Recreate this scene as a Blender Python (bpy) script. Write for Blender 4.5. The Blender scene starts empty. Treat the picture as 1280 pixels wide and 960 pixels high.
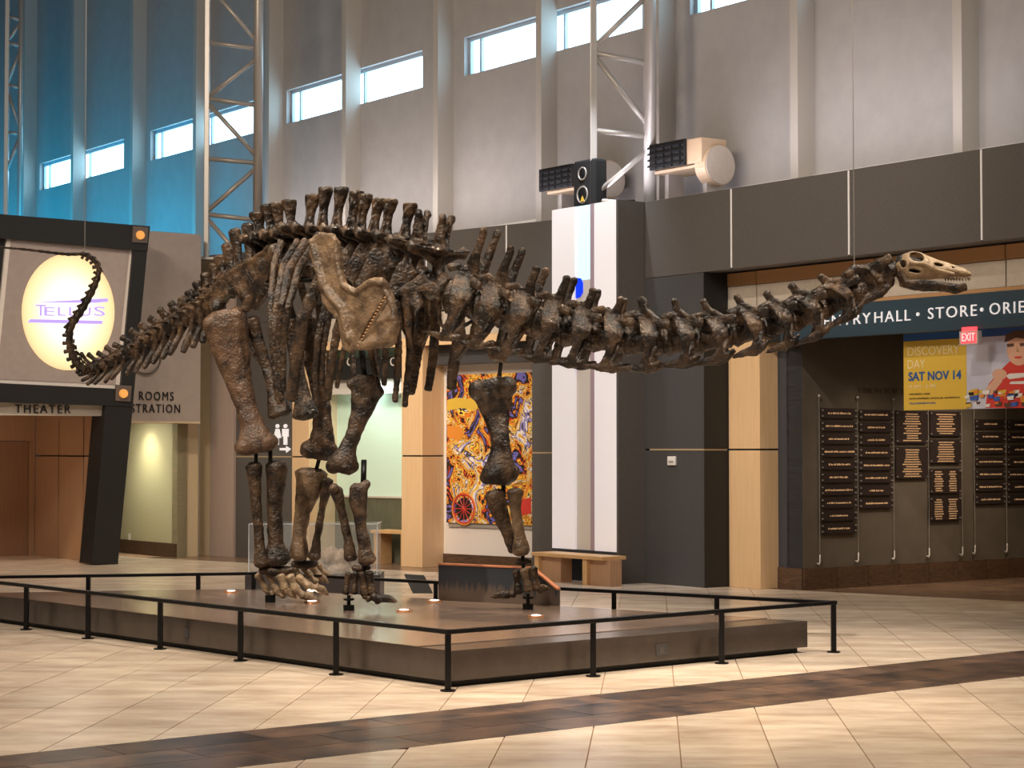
import bpy, math, random
from mathutils import Vector, Matrix
random.seed(7)
S = bpy.context.scene
COL = S.collection
# ------------------------------------------------------------------ camera
F = 2430.0; HC = 1.9; TH = math.atan(82/F)
cd = bpy.data.cameras.new('camera'); cam = bpy.data.objects.new('camera', cd); COL.objects.link(cam)
cd.sensor_width = 36; cd.lens = 36*F/1280; cd.clip_end = 200
cam.location = (0, 0, HC); cam.rotation_euler = (math.pi/2+TH, 0, 0)
S.camera = cam
# ------------------------------------------------------------------ world, exposure
W = bpy.data.worlds.new('world'); S.world = W; W.use_nodes = True
W.node_tree.nodes['Background'].inputs[0].default_value = (.5, .7, 1, 1)
W.node_tree.nodes['Background'].inputs[1].default_value = .02
S.view_settings.view_transform = 'Standard'; S.view_settings.look = 'None'
S.view_settings.exposure = 0.0; S.view_settings.gamma = 1.0
# ------------------------------------------------------------------ lights (ceiling spots, added fills, cove uplights)
def aim(o, tgt):
    d = Vector(tgt)-Vector(o.location); o.rotation_euler = d.to_track_quat('-Z', 'Y').to_euler()
def spot(loc, tgt, power, col, angle=50, size=.15, blend=.6):
    l = bpy.data.lights.new('ceiling_or_fill_spot', 'SPOT'); l.energy = power; l.color = col
    l.spot_size = math.radians(angle); l.spot_blend = blend; l.shadow_soft_size = size
    o = bpy.data.objects.new('ceiling_or_fill_spot', l); COL.objects.link(o); o.location = loc; aim(o, tgt); return o
def area(loc, tgt, power, col, sx, sy, spread=180):
    l = bpy.data.lights.new('area_light', 'AREA'); l.shape = 'RECTANGLE'; l.size = sx; l.size_y = sy
    l.energy = power; l.color = col; l.spread = math.radians(spread)
    o = bpy.data.objects.new('area_light', l); COL.objects.link(o); o.location = loc; aim(o, tgt); return o
WARM = (1, .80, .58); WARMW = (1, .87, .72); NEU = (.93, .90, 1); BLUE = (.004, .50, .88)
spot((.8, 12.5, 13.5), (.9, 15.3, 0), 6500, WARM, 32, .2, 1)
spot((6, 8, 13.5), (4.2, 14.0, 0), 4300, WARM, 42, .3, 1)
spot((-7, 9, 13.5), (-4.0, 15.0, 0), 3600, WARM, 46, .3, 1)
spot((0, 6, 13.5), (.5, 12.0, 0), 3600, WARM, 44, .3, 1)
spot((-4.5, 12, 13.5), (-2.2, 20.2, 2.8), 6000, WARMW, 26, .1, .8)
spot((6.5, 13, 13.8), (2.6, 18.3, 3.2), 6000, WARMW, 34, .1, .8)
spot((-1.0, 21.5, 14.0), (-1.0, 19.6, 2.5), 5200, WARM, 42, .15, .8)
spot((8, 21, 14), (3.4, 18.2, 3.3), 3200, WARM, 36, .1, .8)
area((-9, 8, 13.5), (-1, 27, 2), 1100, WARMW, 4, 3)  # this and the next: soft area fills added for general brightness
area((-12, 18, 12.5), (-5, 31, 2), 900, WARM, 3, 3)
spot((-8.5, 20, 12.5), (-1.2, 31.5, 1.6), 3000, WARM, 20, .15, 1)  # added spot, brightens the wood column left of the painting
spot((-4.5, 16, 13), (3.0, 27.0, 1.6), 2200, WARM, 14, .15, 1)  # added spot, brightens the wood column of the entry
area((10, 18, 13.8), (5, 25, 3), 500, WARMW, 5, 3)
spot((-3.2, 24, 13.8), (-5.0, 31.5, 0), 3600, WARM, 52, .2, 1)
spot((3.5, 22.0, 13.8), (2.6, 26.0, 0), 900, WARMW, 44, .2, 1)

spot((-6, 16, 13.5), (-1.6, 31.2, 4.4), 5200, WARMW, 24, .15, 1)  # added fill spot, brightens the left fascia
spot((-1, 13, 13.5), (3.6, 25.6, 4.6), 4300, WARMW, 30, .12, 1)  # added fill spot, brightens the right fascia
# ------------------------------------------------------------------ projection helpers (rays meet real planes)
def ray(px, py):
    X = (px-640)/F; Y = (480-py)/F
    return Vector((X, math.cos(TH)-Y*math.sin(TH), math.sin(TH)+Y*math.cos(TH)))
def P3(px, py, d):
    r = ray(px, py); return Vector((0, 0, HC))+r*(d/r.y)
class Fr:
    """a vertical wall frame: a runs along the wall to the right, b out of it, z up"""
    def __init__(s, O, A, B): s.O = Vector(O); s.A = Vector(A); s.B = Vector(B)
    def pt(s, a, b, z):
        q = s.O+s.A*a+s.B*b; return Vector((q.x, q.y, z))
    def hit(s, px, py, b=0):
        r = ray(px, py); o = s.O+s.B*b
        t = (o.x*s.B.x+o.y*s.B.y)/(r.x*s.B.x+r.y*s.B.y)
        q = Vector((r.x*t, r.y*t)); return ((q-o).dot(s.A), HC+r.z*t)
    def a(s, px, b=0, py=562): return s.hit(px, py, b)[0]
U = (.593, -.805)
PR = Fr((1.9, 27.8), (.593, -.805), (-.805, -.593))
PL = Fr((.61, 29.55), (.743, -.669), (-.669, -.743))
QU = Fr((1.9+.805*1.4, 27.8+.593*1.4), (.593, -.805), (-.805, -.593))
TF = Fr((-6.54, 32.3), (.805, .593), (.593, -.805))
SW = Fr((-5.49, 34.2), (.805, .593), (.593, -.805))
# ------------------------------------------------------------------ materials
MATS = {}
def mat(name, col, rough=.6, metal=0, col2=None, nscale=4, nstretch=(1, 1, 1), bump=0, emit=0, ecol=None, detail=6,
        trans=0, alpha=1, lo=.35, hi=.65, coords='Object', spec=.5, rnd=0, bscale=None):
    m = bpy.data.materials.new(name); m.use_nodes = True; nt = m.node_tree; b = nt.nodes['Principled BSDF']
    b.inputs['Base Color'].default_value = (*col, 1); b.inputs['Roughness'].default_value = rough
    b.inputs['Metallic'].default_value = metal; b.inputs['Specular IOR Level'].default_value = spec
    if emit: b.inputs['Emission Color'].default_value = (*(ecol or col), 1); b.inputs['Emission Strength'].default_value = emit
    if trans: b.inputs['Transmission Weight'].default_value = trans; b.inputs['IOR'].default_value = 1.45
    if col2 or bump:
        tc = nt.nodes.new('ShaderNodeTexCoord'); mp = nt.nodes.new('ShaderNodeMapping'); mp.inputs['Scale'].default_value = nstretch
        if coords == 'World':
            g = nt.nodes.new('ShaderNodeNewGeometry'); nt.links.new(g.outputs['Position'], mp.inputs[0])
        else: nt.links.new(tc.outputs[coords], mp.inputs[0])
        n = nt.nodes.new('ShaderNodeTexNoise'); n.inputs['Scale'].default_value = nscale; n.inputs['Detail'].default_value = detail
        n.inputs['Roughness'].default_value = .62
        nt.links.new(mp.outputs[0], n.inputs[0])
        if col2:
            r = nt.nodes.new('ShaderNodeValToRGB'); r.color_ramp.elements[0].position = lo; r.color_ramp.elements[1].position = hi
            r.color_ramp.elements[0].color = (*col, 1); r.color_ramp.elements[1].color = (*col2, 1)
            nt.links.new(n.outputs[0], r.inputs[0]); out = r.outputs[0]
            if rnd:
                oi = nt.nodes.new('ShaderNodeObjectInfo'); hs = nt.nodes.new('ShaderNodeHueSaturation')
                mr = nt.nodes.new('ShaderNodeMapRange'); mr.inputs[3].default_value = 1-rnd; mr.inputs[4].default_value = 1+rnd
                nt.links.new(oi.outputs['Random'], mr.inputs[0]); nt.links.new(mr.outputs[0], hs.inputs['Value'])
                nt.links.new(out, hs.inputs['Color']); out = hs.outputs[0]
            nt.links.new(out, b.inputs['Base Color'])
        if bump:
            n2 = n
            if bscale:
                n2 = nt.nodes.new('ShaderNodeTexNoise'); n2.inputs['Scale'].default_value = bscale; n2.inputs['Detail'].default_value = 6
                nt.links.new(mp.outputs[0], n2.inputs[0])
            bp = nt.nodes.new('ShaderNodeBump'); bp.inputs['Strength'].default_value = bump; bp.inputs['Distance'].default_value = .02
            nt.links.new(n2.outputs[0], bp.inputs['Height']); nt.links.new(bp.outputs[0], b.inputs['Normal'])
    MATS[name] = m; return m
M = MATS
mat('bone', (.013, .0085, .006), .34, 0, (.17, .10, .054), 6, bump=.8, lo=.42, hi=.76, coords='World', rnd=.2, bscale=38)
mat('bone_toe', (.08, .052, .03), .36, 0, (.40, .28, .17), 8, bump=.6, lo=.3, hi=.66, coords='World', bscale=42)
mat('bone_mid', (.026, .015, .010), .34, 0, (.21, .12, .07), 7, bump=.8, lo=.3, hi=.72, coords='World', rnd=.1, bscale=42)
mat('bone_pale', (.20, .13, .075), .42, 0, (.52, .38, .23), 7, bump=.5, lo=.3, hi=.7, coords='World', bscale=42)
mat('bone_light', (.042, .026, .016), .36, 0, (.29, .19, .11), 6, bump=.6, lo=.3, hi=.7, coords='World', rnd=.1, bscale=38)
mat('black', (.012, .012, .013), .45); mat('matte_black', (.01, .01, .011), .8)
mat('black_metal', (.012, .012, .014), .35, .6)
mat('dark_wall', (.092, .084, .082), .55, 0, (.108, .098, .095), 30, bump=.05)
mat('dark_wall2', (.060, .060, .067), .5, 0, (.070, .069, .075), 30)
mat('jamb', (.010, .011, .012), .6)
mat('white_joint', (.75, .72, .72), .4, emit=.15)
mat('gold_joint', (.42, .32, .2), .4)
mat('beige', (.50, .44, .38), .6, 0, (.55, .49, .42), 14)
mat('beige2', (.46, .40, .35), .6, 0, (.50, .44, .39), 14)
mat('tan', (.50, .28, .13), .5)
mat('wood', (.74, .50, .28), .45, 0, (.84, .60, .37), 3, (22, 22, .5), lo=.3, hi=.7)
mat('wood_dark', (.42, .25, .15), .5, 0, (.50, .31, .19), 3, (22, 22, .5), lo=.3, hi=.7)
mat('wood_bench', (.62, .38, .18), .4, 0, (.70, .45, .22), 3, (2, 2, 20))
mat('upper_wall', (.34, .325, .32), .7, 0, (.37, .355, .35), 3)
mat('fin', (.42, .39, .36), .6)
mat('trim_white', (.62, .60, .58), .6)
mat('steel', (.45, .42, .40), .4, .35); mat('steel_light', (.55, .52, .5), .35, .3)
mat('window_glow', (1, 1, 1), .5, emit=6, ecol=(.42, .78, 1)); mat('frame_blue', (.35, .42, .5), .4)
mat('ceiling', (.12, .12, .13), .8); mat('shell', (.35, .31, .27), .8)
mat('grout', (.30, .19, .13), .8, 0)
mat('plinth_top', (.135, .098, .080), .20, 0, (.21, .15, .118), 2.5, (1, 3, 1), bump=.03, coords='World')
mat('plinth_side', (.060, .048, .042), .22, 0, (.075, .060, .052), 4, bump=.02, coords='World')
mat('toe', (.008, .008, .009), .6)
mat('base_tile', (.06, .035, .022), .4, 0, (.13, .075, .045), 8, (1, 1, 4))
mat('sign_band', (.035, .065, .095), .4); mat('letter_white', (.9, .9, .95), .5, emit=.35)
mat('letter_black', (.012, .012, .014), .5); mat('letter_brass', (.10, .07, .045), .4)
mat('plaque', (.030, .021, .020), .35, 0, (.04, .029, .028), 20); mat('plaque_text', (.75, .50, .28), .5, emit=.12)
mat('plaque_wall', (.105, .088, .070), .6, 0, (.125, .105, .085), 3); mat('cable', (.45, .42, .4), .4, .6)
mat('blue_grey', (.045, .050, .065), .5)
mat('yellow', (.70, .47, .06), .6); mat('banner_blue', (.02, .10, .35), .6); mat('banner_pale', (.85, .72, .42), .6)
mat('photo_bg', (.50, .52, .68), .6, 0, (.62, .64, .78), 3); mat('skin', (.72, .42, .30), .6); mat('hair', (.10, .05, .03), .7)
mat('red', (.65, .05, .04), .5); mat('white', (.8, .8, .8), .5); mat('toy_blue', (.05, .12, .45), .5); mat('toy_orange', (.75, .28, .04), .5)
mat('exit_red', (.8, .03, .03), .5, emit=2.2, ecol=(1, .05, .06)); mat('exit_case', (.45, .40, .38), .5, emit=.1)
mat('exit_letter', (.9, .35, .35), .5, emit=1.5, ecol=(1, .45, .42))
mat('panel_white', (.85, .83, .85), .45, emit=.26, ecol=(.9, .88, 1)); mat('panel_strip', (.72, .69, .68), .35)
mat('panel_cyan', (.55, .80, .88), .4, emit=.75, ecol=(.55, .90, 1)); mat('panel_edge', (.42, .33, .40), .5); mat('blue_sign', (.0, .03, .8), .4, emit=.6, ecol=(0, .05, 1))
mat('taupe', (.36, .30, .29), .7, 0, (.39, .33, .32), 9); mat('pale', (.76, .71, .69), .5)
mat('sign_wall', (.40, .34, .32), .7, 0, (.43, .37, .345), 5); mat('col_pink', (.42, .33, .30), .6, 0, (.45, .36, .32), 2, (20, 20, 1))
mat('col_yellow', (.62, .50, .33), .5, 0, (.68, .55, .37), 2, (20, 20, 1))
mat('green_wall', (.54, .50, .34), .7); mat('mint_wall', (.58, .76, .66), .7); mat('dark_green', (.08, .085, .055), .5, 0, (.14, .14, .10), 4, (20, 20, 1))
mat('knob', (.85, .40, .10), .4, emit=.35, ecol=(1, .45, .12)); mat('bracket', (.13, .10, .09), .5)
mat('door_wood', (.30, .17, .11), .5, 0, (.36, .21, .135), 3, (25, 25, .6)); mat('dark_red_floor', (.06, .03, .02), .4)
mat('violet', (.36, .24, .85), .5, emit=.75, ecol=(.46, .36, .95))  # projected violet lettering, its light imitated by emission
mat('amp_tan', (.52, .38, .26), .5); mat('grille', (.004, .004, .006), .5); mat('rock', (.50, .36, .26), .8, 0, (.85, .68, .54), 22, bump=1, lo=.3)
mat('case_glass', (.75, .80, .84), .04); MATS['case_glass'].node_tree.nodes['Principled BSDF'].inputs['Alpha'].default_value = .10; mat('case_base', (.055, .045, .05), .4)
mat('glass_edge', (.62, .66, .72), .2, emit=.05)
mat('lamp_glow', (1, .9, .85), .4, emit=7, ecol=(1, .86, .78)); mat('lamp_rim', (.65, .30, .14), .3, .5)
mat('red_wood', (.52, .20, .10), .4); mat('mount_wire', (.02, .02, .02), .4, .8)
mat('slate', (.040, .034, .036), .28, 0, (.19, .115, .08), 3.0, (1, 1, 1), bump=.08, coords='World', rnd=.35, lo=.36, hi=.72, bscale=14)
mat('slate_entry', (.12, .075, .052), .25, 0, (.24, .155, .105), 2.2, (1, 1, 1), bump=.05, coords='World', lo=.3)
def tile_mat():
    m = mat('tile', (.50, .39, .31), .24, 0, (.84, .74, .63), 1.5, (.9, 2.2, 1), bump=.05, coords='World', rnd=.09, lo=.3, hi=.72, bscale=9)
    return m
tile_mat()
def interp_mat():
    m = mat('reed_front', (.03, .035, .045), .45); nt = m.node_tree; b = nt.nodes['Principled BSDF']
    tc = nt.nodes.new('ShaderNodeTexCoord'); sx = nt.nodes.new('ShaderNodeSeparateXYZ'); nt.links.new(tc.outputs['Generated'], sx.inputs[0])
    mp = nt.nodes.new('ShaderNodeMapping'); mp.inputs['Scale'].default_value = (22, 22, .3); nt.links.new(tc.outputs['Generated'], mp.inputs[0])
    n = nt.nodes.new('ShaderNodeTexNoise'); n.inputs['Scale'].default_value = 1.0; nt.links.new(mp.outputs[0], n.inputs[0])
    a = nt.nodes.new('ShaderNodeMath'); a.operation = 'SUBTRACT'; nt.links.new(n.outputs[0], a.inputs[0]); nt.links.new(sx.outputs[2], a.inputs[1])
    r = nt.nodes.new('ShaderNodeValToRGB'); r.color_ramp.elements[0].position = .0; r.color_ramp.elements[1].position = .2
    r.color_ramp.elements[0].color = (.035, .04, .05, 1); r.color_ramp.elements[1].color = (.12, .085, .065, 1)
    nt.links.new(a.outputs[0], r.inputs[0]); nt.links.new(r.outputs[0], b.inputs['Base Color'])
interp_mat()
def paint_mat():
    m = mat('painting', (.5, .3, .1), .5); nt = m.node_tree; b = nt.nodes['Principled BSDF']
    tc = nt.nodes.new('ShaderNodeTexCoord'); n = nt.nodes.new('ShaderNodeTexNoise'); n.inputs['Scale'].default_value = 2.6; n.inputs['Detail'].default_value = 3
    n.inputs['Distortion'].default_value = .9; n.inputs['Roughness'].default_value = .6
    nt.links.new(tc.outputs['Object'], n.inputs[0])
    r = nt.nodes.new('ShaderNodeValToRGB'); cr = r.color_ramp; cr.interpolation = 'CONSTANT'
    cols = [(0, (.01, .01, .02)), (.34, (.16, .14, .50)), (.39, (.02, .015, .01)), (.43, (.55, .05, .02)), (.455, (.85, .55, .05)), (.475, (.02, .015, .02)), (.488, (.80, .24, .03)), (.508, (.92, .66, .10)),
            (.528, (.02, .015, .015)), (.54, (.80, .74, .72)), (.558, (.85, .50, .05)), (.58, (.04, .03, .03)), (.60, (.30, .28, .65)), (.625, (.85, .80, .78)), (.66, (.8, .5, .06)), (.71, (.5, .06, .03))]
    cr.elements[0].position = 0; cr.elements[0].color = (*cols[0][1], 1); cr.elements[1].position = cols[1][0]; cr.elements[1].color = (*cols[1][1], 1)
    for p, c in cols[2:]:
        e = cr.elements.new(p); e.color = (*c, 1)
    nt.links.new(n.outputs[0], r.inputs[0]); nt.links.new(r.outputs[0], b.inputs['Base Color'])
paint_mat()
def disc_mat():  # projected light pool painted as an emission gradient, white centre to warm rim
    m = mat('projection_glow', (.9, .85, .7), .6); nt = m.node_tree; b = nt.nodes['Principled BSDF']
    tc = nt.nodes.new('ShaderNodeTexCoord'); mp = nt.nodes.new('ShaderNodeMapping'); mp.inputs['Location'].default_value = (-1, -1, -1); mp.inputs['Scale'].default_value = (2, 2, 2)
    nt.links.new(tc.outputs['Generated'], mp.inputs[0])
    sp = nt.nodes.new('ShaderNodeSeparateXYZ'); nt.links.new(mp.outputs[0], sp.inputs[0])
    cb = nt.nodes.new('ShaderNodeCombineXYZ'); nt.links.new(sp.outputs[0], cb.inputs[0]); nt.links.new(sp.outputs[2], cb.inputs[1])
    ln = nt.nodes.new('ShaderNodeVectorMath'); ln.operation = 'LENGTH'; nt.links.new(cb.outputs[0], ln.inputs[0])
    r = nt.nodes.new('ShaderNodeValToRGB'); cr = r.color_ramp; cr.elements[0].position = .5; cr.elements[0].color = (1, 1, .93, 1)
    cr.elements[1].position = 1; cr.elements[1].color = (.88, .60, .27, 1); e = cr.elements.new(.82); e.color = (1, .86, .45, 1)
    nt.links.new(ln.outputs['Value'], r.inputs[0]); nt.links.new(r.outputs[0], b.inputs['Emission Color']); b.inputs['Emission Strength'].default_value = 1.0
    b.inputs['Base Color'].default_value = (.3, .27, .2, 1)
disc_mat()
# ------------------------------------------------------------------ mesh helpers
WL = {}
class MB:
    def __init__(s): s.v = []; s.f = []
    def add(s, vs, fs):
        k = len(s.v); s.v += [Vector(q) for q in vs]; s.f += [tuple(i+k for i in f) for f in fs]; return s
    def hexa(s, c):
        return s.add(c, [(0, 3, 2, 1), (4, 5, 6, 7), (0, 1, 5, 4), (1, 2, 6, 5), (2, 3, 7, 6), (3, 0, 4, 7)])
    def box(s, fr, a0, a1, b0, b1, z0, z1):
        return s.hexa([fr.pt(a0, b1, z0), fr.pt(a1, b1, z0), fr.pt(a1, b0, z0), fr.pt(a0, b0, z0),
                       fr.pt(a0, b1, z1), fr.pt(a1, b1, z1), fr.pt(a1, b0, z1), fr.pt(a0, b0, z1)])
    def prism(s, fr, poly, b0, b1):
        n = len(poly)
        vs = [fr.pt(a, b1, z) for a, z in poly]+[fr.pt(a, b0, z) for a, z in poly]
        fs = [tuple(range(n)), tuple(range(2*n-1, n-1, -1))]+[(i, i+n, (i+1) % n+n, (i+1) % n) for i in range(n)]
        return s.add(vs, fs)
    def slab(s, poly, z0, z1):
        n = len(poly)
        vs = [(x, y, z0) for x, y in poly]+[(x, y, z1) for x, y in poly]
        fs = [tuple(range(n-1, -1, -1)), tuple(range(n, 2*n))]+[(i, (i+1) % n, (i+1) % n+n, i+n) for i in range(n)]
        return s.add(vs, fs)
    def loft(s, pts, D=Vector((0, -1, 0)), n=10, power=1.0, roundcap=True):
        """pts: (centre, half_w, half_t); half_w runs across the path square to D"""
        P = [Vector(p[0]) for p in pts]; rings = []
        m = len(P)
        def frame(i):
            T = (P[min(i+1, m-1)]-P[max(i-1, 0)]).normalized()
            Wd = T.cross(D)
            if Wd.length < 1e-3: Wd = T.cross(Vector((.3, .2, 1)))
            Wd.normalize(); return T, Wd, Wd.cross(T).normalized()
        secs = []
        for i in range(m):
            T, Wd, Td = frame(i); secs.append((P[i], Wd, Td, pts[i][1], pts[i][2]))
        if roundcap:
            T, Wd, Td = frame(0); r = min(pts[0][1], pts[0][2])
            secs.insert(0, (P[0]-T*r*.5, Wd, Td, pts[0][1]*.6, pts[0][2]*.6))
            T, Wd, Td = frame(m-1); r = min(pts[-1][1], pts[-1][2])
            secs.append((P[-1]+T*r*.5, Wd, Td, pts[-1][1]*.6, pts[-1][2]*.6))
        vs = []
        for c, Wd, Td, w, t in secs:
            for k in range(n):
                a = 2*math.pi*k/n; vs.append(c+Wd*w*math.cos(a)+Td*t*math.sin(a))
        fs = []
        for i in range(len(secs)-1):
            for k in range(n):
                a, b = i*n+k, i*n+(k+1) % n; fs.append((a, b, b+n, a+n))
        fs.append(tuple(range(n-1, -1, -1))); L = (len(secs)-1)*n; fs.append(tuple(range(L, L+n)))
        return s.add(vs, fs)
    def tube(s, p0, p1, r, n=10): return s.loft([(p0, r, r), (p1, r, r)], n=n, roundcap=False, D=Vector((.13, -.9, .31)))
    def ell(s, c, X, Y, Z, n=10, m=7):
        c = Vector(c); X, Y, Z = Vector(X), Vector(Y), Vector(Z); vs = [c+Z]
        for i in range(1, m):
            a = math.pi*i/m
            for k in range(n):
                b = 2*math.pi*k/n; vs.append(c+Z*math.cos(a)+(X*math.cos(b)+Y*math.sin(b))*math.sin(a))
        vs.append(c-Z); fs = [(0, 1+k, 1+(k+1) % n) for k in range(n)]
        for i in range(m-2):
            for k in range(n):
                a, b = 1+i*n+k, 1+i*n+(k+1) % n; fs.append((a, a+n, b+n, b))
        L = 1+(m-2)*n; e = len(vs)-1; fs += [(L+k, e, L+(k+1) % n) for k in range(n)]
        return s.add(vs, fs)
    def ring(s, c, X, Y, R, r, n=36, m=8, a0=0, a1=2*math.pi):
        c, X, Y = Vector(c), Vector(X).normalized(), Vector(Y).normalized(); Z = X.cross(Y); full = abs(a1-a0-2*math.pi) < 1e-4
        vs = []; N = n if full else n+1
        for i in range(N):
            a = a0+(a1-a0)*i/n; d = X*math.cos(a)+Y*math.sin(a)
            for k in range(m):
                b = 2*math.pi*k/m; vs.append(c+d*(R+r*math.cos(b))+Z*r*math.sin(b))
        fs = []
        for i in range(n):
            for k in range(m):
                j = (i+1) % N; fs.append((i*m+k, j*m+k, j*m+(k+1) % m, i*m+(k+1) % m))
        return s.add(vs, fs)
    def build(s, name, m, parent=None, smooth=False, bevel=0):
        c = sum(s.v, Vector())/len(s.v)
        me = bpy.data.meshes.new(name); me.from_pydata([tuple(v-c) for v in s.v], [], s.f)
        me.materials.append(M[m] if isinstance(m, str) else m)
        if smooth: me.polygons.foreach_set('use_smooth', [True]*len(me.polygons))
        o = bpy.data.objects.new(name, me); COL.objects.link(o); o.location = c; WL[o.name] = c
        if parent: o.parent = parent; o.location = c-WL[parent.name]
        if bevel:
            bm = o.modifiers.new('bevel', 'BEVEL'); bm.width = bevel; bm.segments = 2; bm.limit_method = 'ANGLE'
        return o
def thing(name, label, cat, loc, group=None):
    o = bpy.data.objects.new(name, None); COL.objects.link(o); o.location = loc; WL[o.name] = Vector(loc)
    o.empty_display_size = .1
    return tag(o, label, cat, group)
def tag(o, label, cat, group=None):
    o['label'] = label; o['category'] = cat
    if group: o['group'] = group
    return o
def struct(o, lab=None):
    o['kind'] = 'structure'
    if lab: o['label'] = lab
    return o
def sempty(name, loc):
    o = bpy.data.objects.new(name, None); COL.objects.link(o); o.location = loc; WL[o.name] = Vector(loc); o['kind'] = 'structure'; return o
TEXTS = []
def text(s, fr, a, z, h, b, m, parent, width=None, name='lettering', thick=.012, spacing=1.0, align='LEFT', bold=0):
    """lettering standing on a wall frame: cap height h, left end at a, baseline z"""
    cu = bpy.data.curves.new(name, 'FONT'); cu.body = s; cu.size = h/.72; cu.extrude = thick/2; cu.space_character = spacing; cu.align_x = align; cu.offset = bold
    cu.resolution_u = 3
    o = bpy.data.objects.new(name+'_tmp', cu); COL.objects.link(o)
    TEXTS.append((o, fr, a, z, b, m, parent, width, name, align))
def finish_texts():
    bpy.context.view_layer.update(); dg = bpy.context.evaluated_depsgraph_get()
    for o, fr, a, z, b, m, parent, width, name, align in TEXTS:
        me = bpy.data.meshes.new_from_object(o.evaluated_get(dg))
        xs = [v.co.x for v in me.vertices]
        if not xs: continue
        k = (width/(max(xs)-min(xs))) if width else 1; x0 = min(xs) if align == 'LEFT' else (min(xs)+max(xs))/2
        ps = [fr.pt(a+(v.co.x-x0)*k, b+v.co.z, z+v.co.y) for v in me.vertices]
        c = sum(ps, Vector())/len(ps)
        for v, p in zip(me.vertices, ps): v.co = p-c
        me.materials.clear(); me.materials.append(M[m])
        n = bpy.data.objects.new(name, me); COL.objects.link(n); n.parent = parent; n.location = c-WL[parent.name]
    for t in TEXTS: bpy.data.objects.remove(t[0])

# ================================================================== SETTING
ZF = 5.45; ZFL = 5.40
# ---- room shell
struct(MB().slab([(-45, -14), (24, -14), (24, 62), (-45, 62)], -.3, -.012).build('floor', 'grout'))
FLOOR = bpy.data.objects['floor']
struct(MB().slab([(-45, -14), (24, -14), (24, 62), (-45, 62)], 15.0, 15.3).build('ceiling', 'ceiling'))
struct(MB().slab([(-45, -14.3), (24, -14.3), (24, -14), (-45, -14)], -.3, 15).build('wall_back', 'shell'))
struct(MB().slab([(24, -14), (24.3, -14), (24.3, 62), (24, 62)], -.3, 15).build('wall_far_right', 'shell'))
struct(MB().slab([(-45.3, -14), (-45, -14), (-45, 62), (-45.3, 62)], -.3, 15).build('wall_far_left', 'shell'))
# ---- upper wall with windows and fins
upper = sempty('wall_upper', QU.pt(0, 0, 5))
wins = [(50, 85, 100, 155, 207, 178, 1), (188, 235, 255, 318, 165, 125, 2), (358, 422, 440, 528, 113, 63, 3), (580, 664, 684, 803, 48, -17, 4), (863, 985, 1006, 1140, -58, -138, 5)]
ztop = QU.hit(358, 113)[1]; zbot = QU.hit(358, 155)[1]
edges = []
wpx = [(50, 155), (188, 319), (358, 528), (580, 803), (863, 1150)]
for l, r in wpx: edges += [QU.a(l, 0, 150), QU.a(r, 0, 120)]
a_lo, a_hi = -46, 20
def upanel(a0, a1, z0, z1, name='wall_panel'): MB().box(QU, a0, a1, -.25, 0, z0, z1).build(name, 'upper_wall', upper)
upanel(a_lo, a_hi, 4.7, zbot); upanel(a_lo, a_hi, ztop, 15)
pa = a_lo
for i in range(0, len(edges), 2):
    upanel(pa, edges[i], zbot, ztop); pa = edges[i+1]
upanel(pa, a_hi, zbot, ztop)
finp = [92, 166, 245, 336, 432, 547, 676, 823, 996, 1201]
fa = [QU.a(p, .3, 150) for p in finp]
st = (fa[-1]-fa[0])/9
fpos = [fa[0]-st*k for k in (4, 3, 2, 1)]+fa+[fa[-1]+st, fa[-1]+2*st]
for a in fpos:
    MB().box(QU, a-.10, a+.05, 0, .33, 4.5, 15).build('fin', 'fin', upper)
MB().box(QU, a_lo, a_hi, 0, .06, 5.2, 5.72).build('base_trim', 'trim_white', upper)
for i, (e0, e1) in enumerate(zip(edges[::2], edges[1::2])):
    w = sempty('window_%d' % (i+1), QU.pt((e0+e1)/2, -.12, (ztop+zbot)/2))
    MB().box(QU, e0, e1, -.2, -.17, zbot, ztop).build('pane', 'window_glow', w)
    f = MB(); f.box(QU, e0, e1, -.17, -.10, ztop-.07, ztop); f.box(QU, e0, e1, -.17, -.10, zbot, zbot+.03)
    f.box(QU, e0, e0+.06, -.17, -.10, zbot, ztop); f.box(QU, e1-.04, e1, -.17, -.10, zbot, ztop); f.build('window_frame', 'frame_blue', w)
    for t in (e0+.32, (e0+e1)/2+.28):
        MB().box(QU, t, t+.05, -.17, -.11, zbot+.03, ztop-.07).build('mullion', 'frame_blue', w)
# ---- right facade (fascia, jamb, header, entry)
wr = sempty('wall_right', PR.pt(3, 0, 0))
zfb = PR.hit(880, 340)[1]
aJ = PR.a(880); jt = [0]+[PR.a(p, 0, 240) for p in (914, 1061, 1227)]+[PR.a(1226, 0, 240)+3.2*k for k in (1, 2)]
for a0, a1 in zip(jt[:-1], jt[1:]):
    MB().box(PR, a0+.012, a1-.012, -.25, 0, zfb, ZF).build('fascia_panel', 'dark_wall', wr, bevel=.004)
    MB().box(PR, a1-.012, a1+.012, -.2, .006, zfb+.02, ZF-.01).build('joint_strip', 'white_joint', wr)
MB().box(PR, 0, jt[-1], -.6, -.25, zfb+.01, ZF-.03).build('soffit_core', 'jamb', wr)
zj = PR.hit(840, 562)[1]
MB().box(PR, 0, aJ, -.45, -.005, 0, zj-.012).build('lower_panel', 'dark_wall2', wr)
MB().box(PR, 0, aJ, -.45, -.005, zj+.012, zfb-.004).build('middle_panel', 'dark_wall2', wr)
MB().box(PR, .1, aJ+.004, -.43, .0, zj-.012, zj+.012).build('joint_strip', 'gold_joint', wr)
MB().box(PR, aJ, aJ+.012, -.45, 0, 0, zj-.014).build('jamb_panel', 'jamb', wr)
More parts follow.
